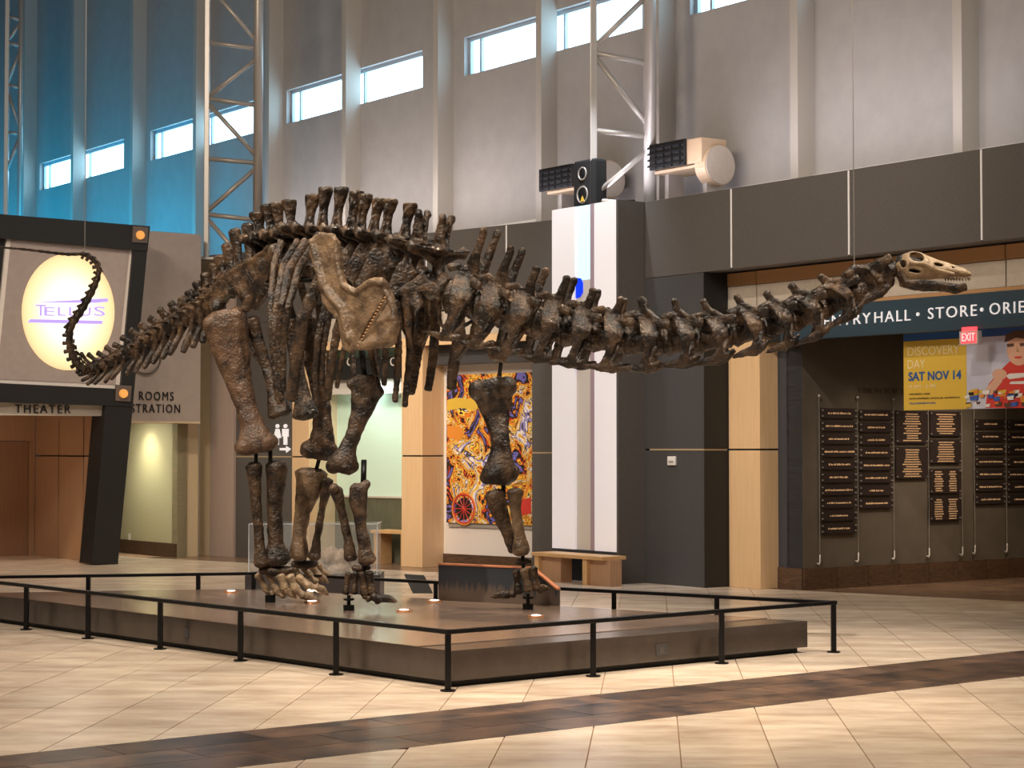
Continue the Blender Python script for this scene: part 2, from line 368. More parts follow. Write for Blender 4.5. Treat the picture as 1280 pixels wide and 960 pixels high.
MB().box(PR, aJ, aJ+.012, -.45, 0, zj+.014, zfb-.004).build('jamb_panel', 'jamb', wr)
# ledge on top
struct(MB().add([PR.pt(0, -.25, ZF-.12), PR.pt(14, -.25, ZF-.12), PR.pt(14, -1.4, ZF-.12), PR.pt(0, -1.4, ZF-.12)], [(0, 1, 2, 3)]).add(
    [PL.pt(.1, -.2, 5.28), PL.pt(-11, -.2, 5.28), PR.pt(-22, -1.4, 5.28), PR.pt(0, -1.4, 5.28), PR.pt(0, -.2, 5.28)], [(0, 1, 2, 3, 4)]).build('trim_1', 'upper_wall'))
# header inside the entry recess
V1 = -.446; zh0 = PR.hit(1095, 377, V1)[1]; zb0 = PR.hit(1280, 407, V1)[1]
hj = [aJ]+[PR.a(p, V1, 380) for p in (946, 1094, 1258)]+[9.5]
for a0, a1 in zip(hj[:-1], hj[1:]):
    MB().box(PR, a0+.01, a1-.01, V1-.1, V1, zh0+.05, zfb-.19).build('header_panel', 'beige', wr)
    MB().box(PR, a0+.01, a1-.01, V1-.1, V1+.01, zfb-.18, zfb-.005).build('header_board', 'tan', wr)
MB().box(PR, aJ, 10.5, V1-.16, V1-.1, zb0, zfb).build('header_core', 'jamb', wr)
MB().box(PR, aJ+.3, 10.5, V1-.1, V1+.015, zh0, zh0+.045).build('header_board', 'tan', wr)
aC = PR.a(950, V1); aB0 = PR.a(1003, V1-.344)
# wooden column of the entry
wc = thing('wooden_column', 'light wood panelled column at the left side of the entry hall opening', 'column', PR.pt((aJ+aC)/2, V1-.17, 0))
zj2 = PR.hit(940, 562, V1)[1]
for z0, z1 in ((0, zj2-.012), (zj2+.012, zfb-.62)):
    MB().box(PR, aJ+.02, aC, V1-.344, V1+.002, z0, z1).build('wood_panel', 'wood', wc, bevel=.004)
MB().box(PR, aJ+.03, aC-.01, V1-.34, V1-.01, zj2-.012, zj2+.012).build('joint', 'jamb', wc)
# dark return and plaque wall
EN = Fr(PR.O+PR.A*aB0+PR.B*(V1-.344), (.805, .593), (.593, -.805))
we = sempty('wall_entry', EN.pt(0, 0, 0))
MB().box(PR, aC, aB0-.002, V1-.6, V1-.344, 0, zb0).build('return_panel', 'blue_grey', we)
MB().box(EN, 0, 9, -.3, 0, 0, 4.2).build('wall_face', 'plaque_wall', we)
zbase = EN.hit(1100, 706)[1]
for k in range(14):
    MB().box(EN, k*.62+.005, k*.62+.615, 0, .03, 0, max(.2, zbase)).build('base_tile', 'base_tile', we)
MB().box(PR, aC+.001, aB0, V1-.344, V1-.32, 0, max(.2, zbase)).build('base_tile', 'base_tile', we)
struct(MB().add([PR.pt(aJ, V1-.16, 3.62), PR.pt(10.5, V1-.16, 3.62), PR.pt(10.5, -9, 3.62), PR.pt(aJ, -9, 3.62)], [(0, 1, 2, 3)]).build('ceiling_entry', 'jamb'))
struct(MB().box(PR, 8.6, 8.9, -9, V1, 0, 5).build('wall_entry_right', 'plaque_wall'))
struct(MB().box(PR, aJ+1, 9, -9.2, -9, 0, 5).build('wall_entry_back', 'plaque_wall'))
spot(EN.pt(2.6, 1.6, 3.5), EN.pt(2.9, 0, .7), 210, (1, .80, .58), 88, .2, 1)
spot(EN.pt(.9, 1.4, 3.4), EN.pt(1.2, 0, .9), 60, (1, .80, .58), 80, .2, 1)
spot(PR.pt(3.3, V1-.9, 3.5), PR.pt(3.3, V1-2.2, 0), 60, WARM, 90, .2, 1)
area(PR.pt(6.5, -3.5, 3.5), PR.pt(6.5, -3.5, 0), 60, (1, .70, .42), 2, 2)
# sign band with lettering
sb = thing('sign_band', 'dark teal overhead sign band with white lettering above the entry hall', 'sign', PR.pt(6, V1, zb0))
MB().box(PR, aB0-.02, 10.5, V1-.1, V1+.03, zb0, zh0).build('band', 'sign_band', sb)
def px_text(s, fr, x0, x1, ybase, h, b, m, parent, **k):
    a0, z = fr.hit(x0, ybase, b); a1, _ = fr.hit(x1, ybase, b); text(s, fr, a0, z, h, b+.006, m, parent, width=a1-a0, **k)
zt = PR.hit(1100, 403.5, V1)[1]
def bt(s, x0, x1):
    a0, a1 = PR.a(x0, V1+.03, 400), PR.a(x1, V1+.03, 400); text(s, PR, a0, zt, .145, V1+.04, 'letter_white', sb, width=a1-a0, bold=-.001, spacing=1.2)
bt('ENTRY', 1031, 1089); bt('HALL', 1094, 1139); bt('STORE', 1161, 1222); bt('ORIE', 1238, 1282); bt('NTATION', 1284, 1365)
for x in (1148, 1228):
    a = PR.a(x, V1+.03, 396); MB().loft([(PR.pt(a, V1+.03, zt+.07), .024, .024), (PR.pt(a, V1+.045, zt+.07), .024, .024)], D=Vector((0, 0, 1)), roundcap=False).build('dot', 'letter_white', sb)
# exit sign
ex = thing('exit_sign', 'small red lit exit sign hanging under the dark sign band', 'exit sign', PR.pt(PR.a(1210, -.35, 420), -.35, PR.hit(1210, 432, -.35)[1]))
a0, z0 = PR.hit(1199.5, 431.5, -.35); a1, z1 = PR.hit(1222.5, 413, -.35)
MB().box(PR, a0, a1, -.42, -.35, z0, z1).build('case', 'exit_case', ex)
MB().box(PR, a0+.03, a1-.025, -.35, -.343, z0+.02, z1-.02).build('face', 'exit_red', ex)
MB().box(PR, a0+.02, a1-.05, -.40, -.37, z1, z1+.05).build('bracket', 'exit_red', ex)
text('EXIT', PR, a0+.045, z0+.045, .10, -.341, 'exit_letter', ex, width=a1-a0-.085, thick=.006)
# banners (flat prints)
VB = -.75
bn = thing('event_banner', 'yellow printed event banner with photo of a boy hanging in the entry', 'banner', PR.pt(PR.a(1200, VB, 480), VB, 2.3))
ay0, zy0 = PR.hit(1130, 513, VB); _, zy1 = PR.hit(1130, 427, VB); ay1 = PR.a(1208, VB, 460); az = ay1+1.62
MB().box(PR, ay0, ay1, VB-.01, VB, zy0, zy1).build('yellow_sheet', 'yellow', bn)
MB().box(PR, ay1+.004, az, VB-.01, VB, zy0, zy1).build('photo_sheet', 'photo_bg', bn)
MB().box(PR, ay0, az, VB-.01, VB, zy1+.004, zy1+.11).build('blue_strip', 'banner_blue', bn)
def bl(s, x0, x1, yb, h, m, **k):
    a0, z = PR.hit(x0, yb, VB); a1 = PR.a(x1, VB, yb); text(s, PR, a0, z, h, VB+.004, m, bn, width=a1-a0, thick=.004, **k)
bl('DISCOVERY', 1135, 1200, 445, .115, 'banner_pale'); bl('DAY', 1135, 1157, 461, .115, 'banner_pale')
bl('SAT NOV 14', 1136, 1202, 476, .11, 'banner_blue', bold=.004); bl('10 AM - 5 PM', 1136, 1170, 486, .05, 'banner_pale')
bl('MEMBERS: FREE', 1137, 1163, 494, .022, 'hair'); bl('NON-MEMBERS: REGULAR ADMISSION', 1137, 1200, 499.5, .022, 'hair'); bl('TELLUSMUSEUM.ORG', 1137, 1170, 505.5, .022, 'toy_blue')
def flat(poly, m, dep=.004, b=VB, par=bn, fr=PR, name='printed_shape'):
    MB().prism(fr, [fr.hit(x, y, b) for x, y in poly], b, b+dep).build(name, m, par)
def disc(cx, cy, rx, ry, m, dep=.004, b=VB, par=bn, fr=PR, name='printed_shape', n=20):
    flat([(cx+rx*math.cos(2*math.pi*i/n), cy-ry*math.sin(2*math.pi*i/n)) for i in range(n)][::-1], m, dep, b, par, fr, name)
flat([(1232, 510), (1236, 480), (1252, 462), (1262, 452), (1284, 448), (1310, 452), (1320, 510)], 'red', .003)
flat([(1258, 470), (1262, 467), (1284, 466), (1284, 471), (1262, 474)], 'white', .005); flat([(1262, 480), (1264, 477), (1290, 476), (1290, 480)], 'white', .005)
disc(1274, 437, 15, 20, 'skin', .006); flat([(1256, 428), (1258, 418), (1270, 413), (1290, 412), (1294, 430), (1286, 424), (1270, 422), (1262, 426)], 'hair', .008)
flat([(1259, 430), (1268, 429), (1268, 433), (1260, 434)], 'hair', .009); flat([(1275, 429), (1285, 428), (1285, 432), (1276, 433)], 'hair', .009)
flat([(1268, 446), (1278, 445), (1277, 448), (1270, 448)], 'red', .009); flat([(1272, 433), (1275, 440), (1271, 440)], 'tan', .009)
disc(1250, 468, 9, 7, 'skin', .007); flat([(1228, 492), (1246, 470), (1254, 476), (1240, 494)], 'skin', .006)
for k in range(46):
    x = 1210+random.random()*74; y = 488+random.random()*20; r = 2+random.random()*3.5
    flat([(x-r, y-r*.4), (x+r, y-r*.7), (x+r*.8, y+r*.5), (x-r*.7, y+r*.6)], random.choice(['toy_orange', 'yellow', 'hair', 'toy_blue', 'white', 'jamb', 'red']), .008+.0004*k)
# vision lettering and plaques
def ph(px, py): return EN.hit(px, py, .03)
a0, z = EN.hit(1072, 491); a1, _ = EN.hit(1150, 491)
text('VISION FOR THE FUTURE', EN, a0, z, .075, .006, 'letter_brass', we, width=a1-a0+.45, thick=.012)
def plaque(x0, x1, y0l, y1l, slope, kind, lab, grp):
    (a0, z1), (a1, _) = ph(x0, y0l), ph(x1, y0l); z0 = ph(x0, y1l)[1]
    p = thing('donor_plaque', lab, 'plaque', EN.pt((a0+a1)/2, .03, z0), grp)
    MB().box(EN, a0, a1, .02, .04, z0, z1).build('plate', 'plaque', p)
    t = MB(); h = z1-z0; w = a1-a0; cx = (a0+a1)/2
    if kind == 'bar':
        L = w*random.uniform(.2, .42); n = int(L/.018); x = cx-L
        zc = (z0+z1)/2
        while x < cx+L:
            ww = random.choice((.012, .016, .02)); hh = random.uniform(.016, .026)
            t.box(EN, x, x+ww, .04, .043, zc-.012, zc-.012+hh); x += ww+random.choice((.007, .007, .02))
    else:
        cols = (cx,) if kind == 'list' else (cx-w*.23, cx+w*.23)
        ww0 = .32 if kind == 'list' else .14
        rows = int(h/.034)
        for c in cols:
            for r in range(1, rows):
                zc = z1-(r+.3)*.034; L = w*ww0*random.uniform(.5, 1); x = c-L
                while x < c+L:
                    k = random.choice((.012, .02)); t.box(EN, x, x+k, .04, .043, zc-.008, zc+.008); x += k+.008
    t.build('lettering', 'plaque_text', p)
    s = MB()
    for aa in (a0+.02, a1-.02):
        for zz in (z0+.03, z1-.03):
            s.loft([(EN.pt(aa, .04, zz), .012, .012), (EN.pt(aa, .055, zz), .012, .012)], D=Vector((0, 0, 1)), n=6, roundcap=False)
    s.build('fixing_studs', 'cable', p)['kind'] = 'stuff'
ordn = ['top', 'second', 'third', 'fourth', 'fifth', 'sixth', 'seventh', 'eighth', 'ninth', 'tenth']
def pcol(x0, x1, ytop, n, pitch, hgt, colname):
    for k in range(n):
        plaque(x0, x1, ytop+k*pitch, ytop+k*pitch+hgt, 0, 'bar', '%s narrow dark donor plaque in the %s column' % (ordn[k] if k < n-1 else 'bottom', colname), 'narrow donor plaques')
pcol(1026, 1070, 510, 10, 16.1, 12.6, 'leftmost'); pcol(1074, 1115.5, 512, 8, 15.9, 12.2, 'second from left')
plaque(1119.5, 1159, 513.5, 554, 0, 'list', 'upper tall dark plaque with name list beside the narrow plaques', 'list plaques')
plaque(1119.5, 1159, 558.5, 598.5, 0, 'list', 'lower tall dark plaque with name list beside the narrow plaques', 'list plaques')
for k, (y0, y1, kd) in enumerate(((514, 545, 'list'), (549, 579, 'list'), (586, 617, 'two'), (621, 651, 'two'))):
    plaque(1162, 1200.5, y0, y1, 0, kd, '%s square dark plaque with tiny lettering under the yellow banner' % ['topmost', 'second', 'third', 'lowest'][k], 'list plaques')
pcol(1219, 1256, 524, 7, 15.8, 11.5, 'fifth'); pcol(1259, 1296, 525, 7, 15.6, 11.5, 'rightmost')
for i, (x, yt, yb) in enumerate(((1024, 495, 703), (1072, 497, 700), (1117, 499, 697), (1160.5, 500, 694), (1202, 505, 692), (1217.5, 506, 690), (1257.5, 507, 688))):
    a, zt_ = EN.hit(x, yt, .03); zb_ = EN.hit(x, yb, .03)[1]
    c = thing('hanging_cable', '%s thin vertical steel cable carrying the donor plaques' % ['leftmost', 'second', 'third', 'fourth', 'fifth', 'sixth', 'rightmost'][i], 'cable', EN.pt(a, .03, zb_), 'plaque cables')
    MB().tube(EN.pt(a, .028, zb_+.06), EN.pt(a, .028, zt_), .005, 6).build('wire', 'cable', c)
    MB().ell(EN.pt(a, .03, zt_), (.025, 0, 0), (0, .025, 0), (0, 0, .025)).build('top_ball', 'cable', c, True)
    MB().loft([(EN.pt(a, .03, zb_+.1), .010, .010), (EN.pt(a, .03, zb_), .013, .013), (EN.pt(a-.025, .03, zb_-.03), .014, .014), (EN.pt(a-.05, .03, zb_-.01), .012, .012)]).build('hook', 'steel_light', c, True)
# thermostat
a0, z0 = PR.hit(836, 581.5); a1, z1 = PR.hit(845.5, 570.5)
th_ = thing('thermostat', 'small white thermostat on the dark grey wall left of entry', 'thermostat', PR.pt((a0+a1)/2, 0, z0))
MB().box(PR, a0, a1, -.004, .03, z0, z1).build('case', 'white', th_, bevel=.006); MB().box(PR, a0+.03, a1-.03, .03, .033, z0+.03, z1-.06).build('display', 'steel', th_)
# ---- white lit column
lc = thing('light_column', 'tall white backlit column with recessed strip beside the wooden bench', 'column', PR.pt(-.77, .2, 0))
cA0 = PR.a(690, .49, 450); CB = .49
MB().box(PR, cA0, 0, -.2, CB-.04, 0, ZF).build('core', 'dark_wall', lc)
def cpan(x0, x1, b0, b1, z0, z1, m, n): MB().box(PR, PR.a(x0, CB, 450), PR.a(x1, CB, 450), b0, b1, z0, z1).build(n, m, lc)
cpan(690, 718.5, CB-.04, CB, .45, ZF, 'panel_white', 'lit_panel'); cpan(743, 773, CB-.04, CB, .45, ZF, 'panel_white', 'lit_panel')
zcs = PR.hit(728, 350, CB-.03)[1]; cpan(718.5, 738.5, CB-.04, CB-.03, .45, zcs, 'panel_strip', 'centre_strip'); cpan(718.5, 738.5, CB-.04, CB-.03, zcs, ZF, 'panel_cyan', 'lit_strip'); cpan(738.5, 743, CB-.04, CB+.01, .45, ZF, 'panel_edge', 'strip_edge')
cpan(690, 773, CB-.04, CB-.01, 0, .45, 'blue_grey', 'kick_panel')
MB().box(PR, -.04, .003, -.2, CB+.003, 0, ZF).build('side_panel', 'dark_wall', lc)
for yt_, yb_ in ((347, 372), (450, 461)):
    a0, z1 = PR.hit(720.5, yt_, CB-.03); a1, z0 = PR.hit(729, yb_, CB-.03); h_ = z1-z0
    MB().prism(PR, [(a0, z0), (a0+(a1-a0)*.6, z0+h_*.04), (a1, z0+h_*.25), (a1, z1-h_*.3), (a0+(a1-a0)*.7, z1-h_*.06), (a0, z1)], CB-.03, CB-.015).build('blue_mark', 'blue_sign', lc)
spot(PR.pt(-.5, 1.0, 8.3), PR.pt(-.8, .45, 4.6), 900, (.9, .94, 1), 60, .1, 1)
# ---- middle facade
wm = sempty('wall_middle', PL.pt(-4, 0, 0))
zlb = PL.hit(550, 388)[1]; zlh = PL.hit(550, 420)[1]; zlt = PL.hit(550, 431)[1]
fj = [PL.a(p, 0, 300) for p in (262, 345, 440, 533, 633)]+[0.1]
for i, (a0, a1) in enumerate(zip(fj[:-1], fj[1:])):
    MB().box(PL, a0+.012, a1-.012, -.25, 0, zlb, ZFL).build('fascia_panel', 'dark_wall', wm, bevel=.004)
    if i < len(fj)-2: MB().box(PL, a1-.012, a1+.012, -.2, .006, zlb+.02, ZFL-.01).build('joint_strip', 'white_joint', wm)
aG = PL.a(665)
zg = PL.hit(680, 566)[1]
MB().box(PL, aG, .3, -.5, 0, 0, zg-.012).build('lower_panel', 'dark_wall', wm); MB().box(PL, aG, .3, -.5, 0, zg+.012, zlb-.004).build('middle_panel', 'dark_wall', wm)
MB().box(PL, aG, .3, -.48, .004, zg-.012, zg+.012).build('joint_strip', 'gold_joint', wm)
aW0, aW1 = PL.a(502), PL.a(528)
hj = [PL.a(p, 0, 405) for p in (388, 470, 553, 640)]+[aG]
for a0, a1 in zip(hj[:-1], hj[1:]):
    MB().box(PL, a0+.008, a1-.008, -.1, -.01, zlh, zlb-.02).build('header_panel', 'beige', wm)
MB().box(PL, hj[0], aG, -.14, .005, zlt, zlh-.004).build('header_board', 'wood', wm)
MB().box(PL, hj[0], aG, -.2, -.1, zlt, zlb).build('header_core', 'jamb', wm)
wc2 = thing('wooden_column', 'light wood panelled column left of the colourful painting', 'column', PL.pt((aW0+aW1)/2, -.2, 0))
zj3 = PL.hit(520, 570)[1]
for z0, z1 in ((0, zj3-.012), (zj3+.012, zlt-.004)):
    MB().box(PL, aW0, aW1, -.5, 0, z0, z1).build('wood_panel', 'wood', wc2, bevel=.004)
MB().box(PL, aW0+.01, aW1-.01, -.49, -.01, zj3-.012, zj3+.012).build('joint', 'jamb', wc2)
# painting niche
BN = -.5
MB().box(PL, aW1, aG, BN-.2, BN, PL.hit(600, 694, BN)[1], zlb).build('niche_wall', 'pale', wm)
MB().box(PL, aW1, aG, BN-.2, BN+.02, 0, PL.hit(600, 694, BN)[1]).build('niche_base', 'base_tile', wm)
MB().box(PL, aW1, aG, BN, BN+.25, PL.hit(600, 455, BN)[1], zlt+.1).build('niche_header', 'dark_wall2', wm)
pa_ = thing('painting', 'large colourful abstract painting with a red spoked wheel', 'painting', PL.pt(PL.a(610, BN+.05), BN+.05, 1))
BP = BN+.06
pa0, pz0 = PL.hit(558, 653, BP); pa1 = PL.a(668, BP); pz1 = PL.hit(558, 469, BP)[1]
MB().box(PL, pa0, pa1, BN+.01, BP, pz0, pz1).build('canvas', 'painting', pa_)
MB().box(PL, pa0+.02, pa1, BN+.005, BN+.03, pz0-.07, pz0).build('lower_edge', 'steel', pa_)
wa, wz = PL.hit(580, 636, BP)
for R, m_ in ((.17, 'red'), (.19, 'toy_orange')):
    MB().ring(PL.pt(wa, BP+.005, wz), (PL.A.x, PL.A.y, 0), (0, 0, 1.0), R*1.35, .012, 32, 6).build('wheel_rim', m_, pa_)
sp = MB()
for k in range(12):
    an = 2*math.pi*k/12; sp.tube(PL.pt(wa, BP+.005, wz), PL.pt(wa+.22*math.cos(an), BP+.005, wz+.22*math.sin(an)), .007, 5)
sp.build('wheel_spokes', 'red', pa_)
def pflat(poly, m, dep): flat(poly, m, dep, BP, pa_, PL, 'painted_patch')
disc(580, 636, 10, 14, 'jamb', .002, BP, pa_, PL, 'painted_patch')
pflat([(559, 500), (570, 497), (590, 499), (598, 506), (596, 512), (575, 510), (559, 514)], 'yellow', .004)
pflat([(559, 532), (575, 533), (581, 545), (570, 550), (559, 546)], 'toy_orange', .004)
pflat([(650, 625), (664, 622), (664, 642), (651, 644)], 'red', .005)
# right-side opening alcove
aK0, aK1 = PL.a(365), PL.a(386)
wc3 = thing('wooden_column', 'wooden column strip right of the restroom sign panel', 'column', PL.pt((aK0+aK1)/2, -.2, 0))
zj4 = PL.hit(370, 571)[1]
for z0, z1 in ((0, zj4-.012), (zj4+.012, zlt)):
    MB().box(PL, aK0, aK1, -.2, 0, z0, z1).build('wood_panel', 'wood', wc3, bevel=.004)
AB = -.66
MB().box(PL, aK1-.1, aW1-.1, AB-.2, AB, PL.hit(470, 620, AB)[1], zlb).build('alcove_wall', 'mint_wall', wm)
MB().box(PL, aK1-.1, aW1-.1, AB-.2, AB+.04, 0, PL.hit(470, 620, AB)[1]-.02).build('alcove_wainscot', 'dark_green', wm)
MB().box(PL, aK1-.1, aW1-.1, AB, AB+.06, PL.hit(470, 620, AB)[1]-.03, PL.hit(470, 620, AB)[1]).build('wainscot_cap', 'beige', wm)
MB().box(PL, aW1-.1, aW1, AB, -.5, 0, zlb).build('alcove_side', 'mint_wall', wm)
MB().box(PL, aK1-.12, aK1-.01, AB, -.2, 0, zlb).build('alcove_side', 'col_yellow', wm)
a0, z0 = PL.hit(425, 475, -.25); a1, z1 = PL.hit(505, 445, -.25)
os_ = thing('overhead_sign', 'dark overhead sign band with pale letters behind the shoulder bones', 'sign', PL.pt((a0+a1)/2, -.25, z0))
MB().box(PL, aK1+.01, aW0-.01, -.32, -.25, z0, z1).build('band', 'jamb', os_)
for s_, x in (('C', 434), ('T', 477), ('O', 488)):
    aa, zz = PL.hit(x, 457.5, -.25); text(s_, PL, aa, zz, .15, -.243, 'pale', os_)
MB().box(PL, aK1+.01, aW0-.01, -.40, -.34, PL.hit(470, 492, -.37)[1], z0).build('soffit_panel', 'trim_white', os_)
bench2 = thing('bench', 'small light wood bench inside the green alcove', 'bench', PL.pt(PL.a(485, -.2), -.2, 0))
b0_, zb_ = PL.hit(463, 666, -.15); b1_ = aW0-.02
MB().box(PL, b0_, b1_, -.55, -.15, zb_, zb_+.05).build('bench_top', 'wood_bench', bench2)
for a in (b0_+.05, b1_-.18): MB().box(PL, a, a+.08, -.52, -.18, 0, zb_).build('leg', 'wood_bench', bench2)
area(PL.pt((aK1+aW0)/2, -.30, 3.0), PL.pt((aK1+aW0)/2+.2, AB, 1.6), 19, (.84, 1, .90), 1.0, .12)
# restroom panel
aD0 = PL.a(295)
for z0, z1 in ((0, zj4-.012), (zj4+.012, zlb-.004)):
    MB().box(PL, aD0, aK0-.003, -.2, 0, z0, z1).build('wall_panel', 'dark_wall', wm)
MB().box(PL, aD0, aK0-.003, -.19, .004, zj4-.012, zj4+.012).build('joint_strip', 'gold_joint', wm)
rs = thing('restroom_sign', 'white restroom pictograms with arrow on the dark panel', 'sign', PL.pt(PL.a(355), .01, 1.9))
def picto(cx, yb, yt, skirt, nm):
    s_ = (yb-yt)/30.
    disc(cx, yt+3*s_, 2.7*s_, 2.9*s_, 'letter_white', .012, .0, rs, PL, nm+'_head', 14)
    if skirt: poly = [(cx-2.5*s_, yt+7*s_), (cx+2.5*s_, yt+7*s_), (cx+5.5*s_, yt+20*s_), (cx+2*s_, yt+20*s_), (cx+2*s_, yb), (cx-2*s_, yb), (cx-2*s_, yt+20*s_), (cx-5.5*s_, yt+20*s_)]
    else: poly = [(cx-4.5*s_, yt+7*s_), (cx+4.5*s_, yt+7*s_), (cx+4.5*s_, yt+18*s_), (cx+2.6*s_, yt+18*s_), (cx+2.6*s_, yb), (cx-2.6*s_, yb), (cx-2.6*s_, yt+18*s_), (cx-4.5*s_, yt+18*s_)]
    flat(poly[::-1], 'letter_white', .012, 0, rs, PL, nm+'_body')
picto(347, 556, 530, True, 'woman'); picto(357, 556, 530, False, 'man')
flat([(350, 560), (350, 563), (358, 563), (358, 566), (364, 561.5), (358, 557.5), (358, 560)], 'letter_white', .012, 0, rs, PL, 'arrow')
# tan column and rooms wall at left
aE = PL.a(265); aF = PL.a(250)
struct(MB().box(PL, aE, aD0-.01, -.2, .05, 0, ZFL).build('trim_2', 'col_pink'))
struct(MB().box(PL, aF+.02, aE-.01, -.2, .02, 0, ZFL).build('trim_3', 'col_yellow'))
struct(MB().box(PL, aF-.06, aF+.02, -.2, .05, 0, 2.4).build('trim_4', 'steel_light'))
wl = sempty('wall_left', SW.pt(-1, 0, 3))
s0 = SW.a(141); s1 = SW.a(250)
zs0 = SW.hit(248, 527)[1]; zs1 = SW.hit(248, 293)[1]
MB().box(SW, s0, s1, -.4, 0, zs0, zs1).build('sign_wall', 'sign_wall', wl)
MB().box(SW, s0, s1, -.42, .008, zs0-.035, zs0).build('opening_trim', 'col_yellow', wl)
def sw_text(s_, x0, x1, yb):
    a0, z = SW.hit(x0, yb); a1, _ = SW.hit(x1, yb); text(s_, SW, a0, z, .155, .012, 'letter_black', wl, width=a1-a0, thick=.02, spacing=1.25)
sw_text('ROOMS', 173.5, 216.5, 500); sw_text('STRATION', 163.5, 224.5, 515.5)
# ring ornament at sign wall
rg = thing('ring_emblem', 'thin round dark ring mounted on the beige wall behind the tail', 'emblem', SW.pt(SW.a(185), .03, 3.2))
ac, zc = SW.hit(181, 447)
MB().ring(SW.pt(ac, .03, zc), (SW.A.x, SW.A.y, 0), (0, 0, 1), .28, .014, 40, 8).build('ring', 'dark_wall', rg, True)
# corridor
CO = Fr(P3(221, 694, 34.4).xy, (.593, -.805), (-.805, -.593))
c0 = CO.a(120); struct(MB().box(CO, c0, 0, -.2, 0, 0, 2.5).build('wall_corridor', 'green_wall'))
struct(MB().box(CO, c0, 0, 0, .03, 0, CO.hit(200, 678)[1]).build('baseboard_corridor', 'base_tile'))
CS = Fr(CO.pt(0, 0, 0).xy, (.805, .593), (.593, -.805))
struct(MB().box(CS, 0, CS.a(235), -.2, 0, 0, 2.38).build('trim_5', 'col_yellow'))
struct(MB().box(CS, CS.a(235)+.003, CS.a(249), -.2, -.03, 0, 2.38).build('trim_6', 'col_yellow'))
ot = thing('wall_outlet', 'small white wall outlet low on the green corridor wall', 'outlet', CO.pt(CO.a(162), .005, .3))
aa, zz = CO.hit(162, 671); MB().box(CO, aa-.04, aa+.04, .0, .012, zz-.06, zz+.06).build('plate', 'white', ot)
spot(CO.pt(CO.a(188), .45, 2.46), CO.pt(CO.a(188), .02, 1.3), 70, (1, .96, .62), 95, .1, 1)
struct(MB().box(CO, c0, -.45, -.2, 1.6, 2.5, 2.6).build('ceiling_corridor', 'beige2'))
area(CO.pt(-.9, 1.0, 2.45), CO.pt(-.8, .8, 0), 34, (1, .92, .66), 1, .6)
# ---- theatre portal
tp = thing('theater_portal', 'large leaning black theater portal frame with round emblem of projected light painted on its panel', 'portal', TF.pt(0, 0, 0))
def tpoly(pts, b0, b1, m, name, b=0, parent=tp): return MB().prism(TF, [TF.hit(x, y, b) for x, y in pts][::-1], b0, b1).build(name, m, parent)
tpoly([(167, 281.5), (187, 283), (147.5, 705), (115, 705), (132, 506), (151, 486), (167, 311)], -.5, 0, 'black', 'leaning_post')
tpoly([(-120, 258), (187, 283), (184, 314), (-120, 287)], -.45, .02, 'black', 'lintel')
tpoly([(-120, 473), (166, 487), (164, 508), (-120, 499)], -.45, .02, 'black', 'crossbar')
tpoly([(9, 292), (168, 307), (150, 489), (-10, 481)], -.3, -.06, 'pale', 'light_border', -.06)
tpoly([(14, 298), (162, 312), (144.5, 481), (-4, 474)], -.06, -.05, 'taupe', 'emblem_panel', -.05)
tpoly([(-120, 285), (9, 290), (-8, 481), (-120, 480)], -.3, -.1, 'black', 'side_infill')
cx, cy = 85, 390
MB().prism(TF, [TF.hit(cx+58*math.cos(2*math.pi*i/48)+.0, cy+73*math.sin(2*math.pi*i/48), -.05) for i in range(48)][::-1], -.05, -.04).build('projected_light_pool', 'projection_glow', tp)  # pool of projected light, built as a thin emissive disc
for pts in ([(42, 378), (134, 373), (135, 377), (120, 378.5)], [(38, 399), (128, 401), (127.5, 405), (34, 403)]):
    tpoly(pts, -.04, -.03, 'violet', 'projected_stroke', -.04)
for ch, x0, x1, h in (('T', 44, 57, .19), ('E', 55, 68, .15), ('L', 72, 82, .15), ('L', 86, 96, .15), ('U', 100, 113, .15), ('S', 117, 131, .16)):
    a0, z = TF.hit(x0, 394.5, -.04); a1, _ = TF.hit(x1, 394.5, -.04); text(ch, TF, a0, z, h, -.03, 'violet', tp, width=a1-a0, thick=.008)
for x, y, bb in ((175, 294, .02), (154, 492, .02)):
    tpoly([(x-10, y-11), (x+9, y-9.5), (x+7.5, y+10), (x-11, y+9)], .0, .05, 'bracket', 'corner_plate')
    a, z = TF.hit(x, y, .05); MB().loft([(TF.pt(a, .05, z), .075, .075), (TF.pt(a, .09, z), .07, .07)], D=Vector((0, 0, 1)), n=20, roundcap=False).build('round_cap', 'knob', tp)
tpoly([(-120, 499), (132, 505), (130, 520), (-120, 518)], -.35, -.12, 'beige', 'name_board', -.12)
a0, z = TF.hit(18.5, 516, -.12); a1, _ = TF.hit(88, 516, -.12); text('THEATER', TF, a0, z, .14, -.11, 'letter_black', tp, width=a1-a0, thick=.02, spacing=1.25)
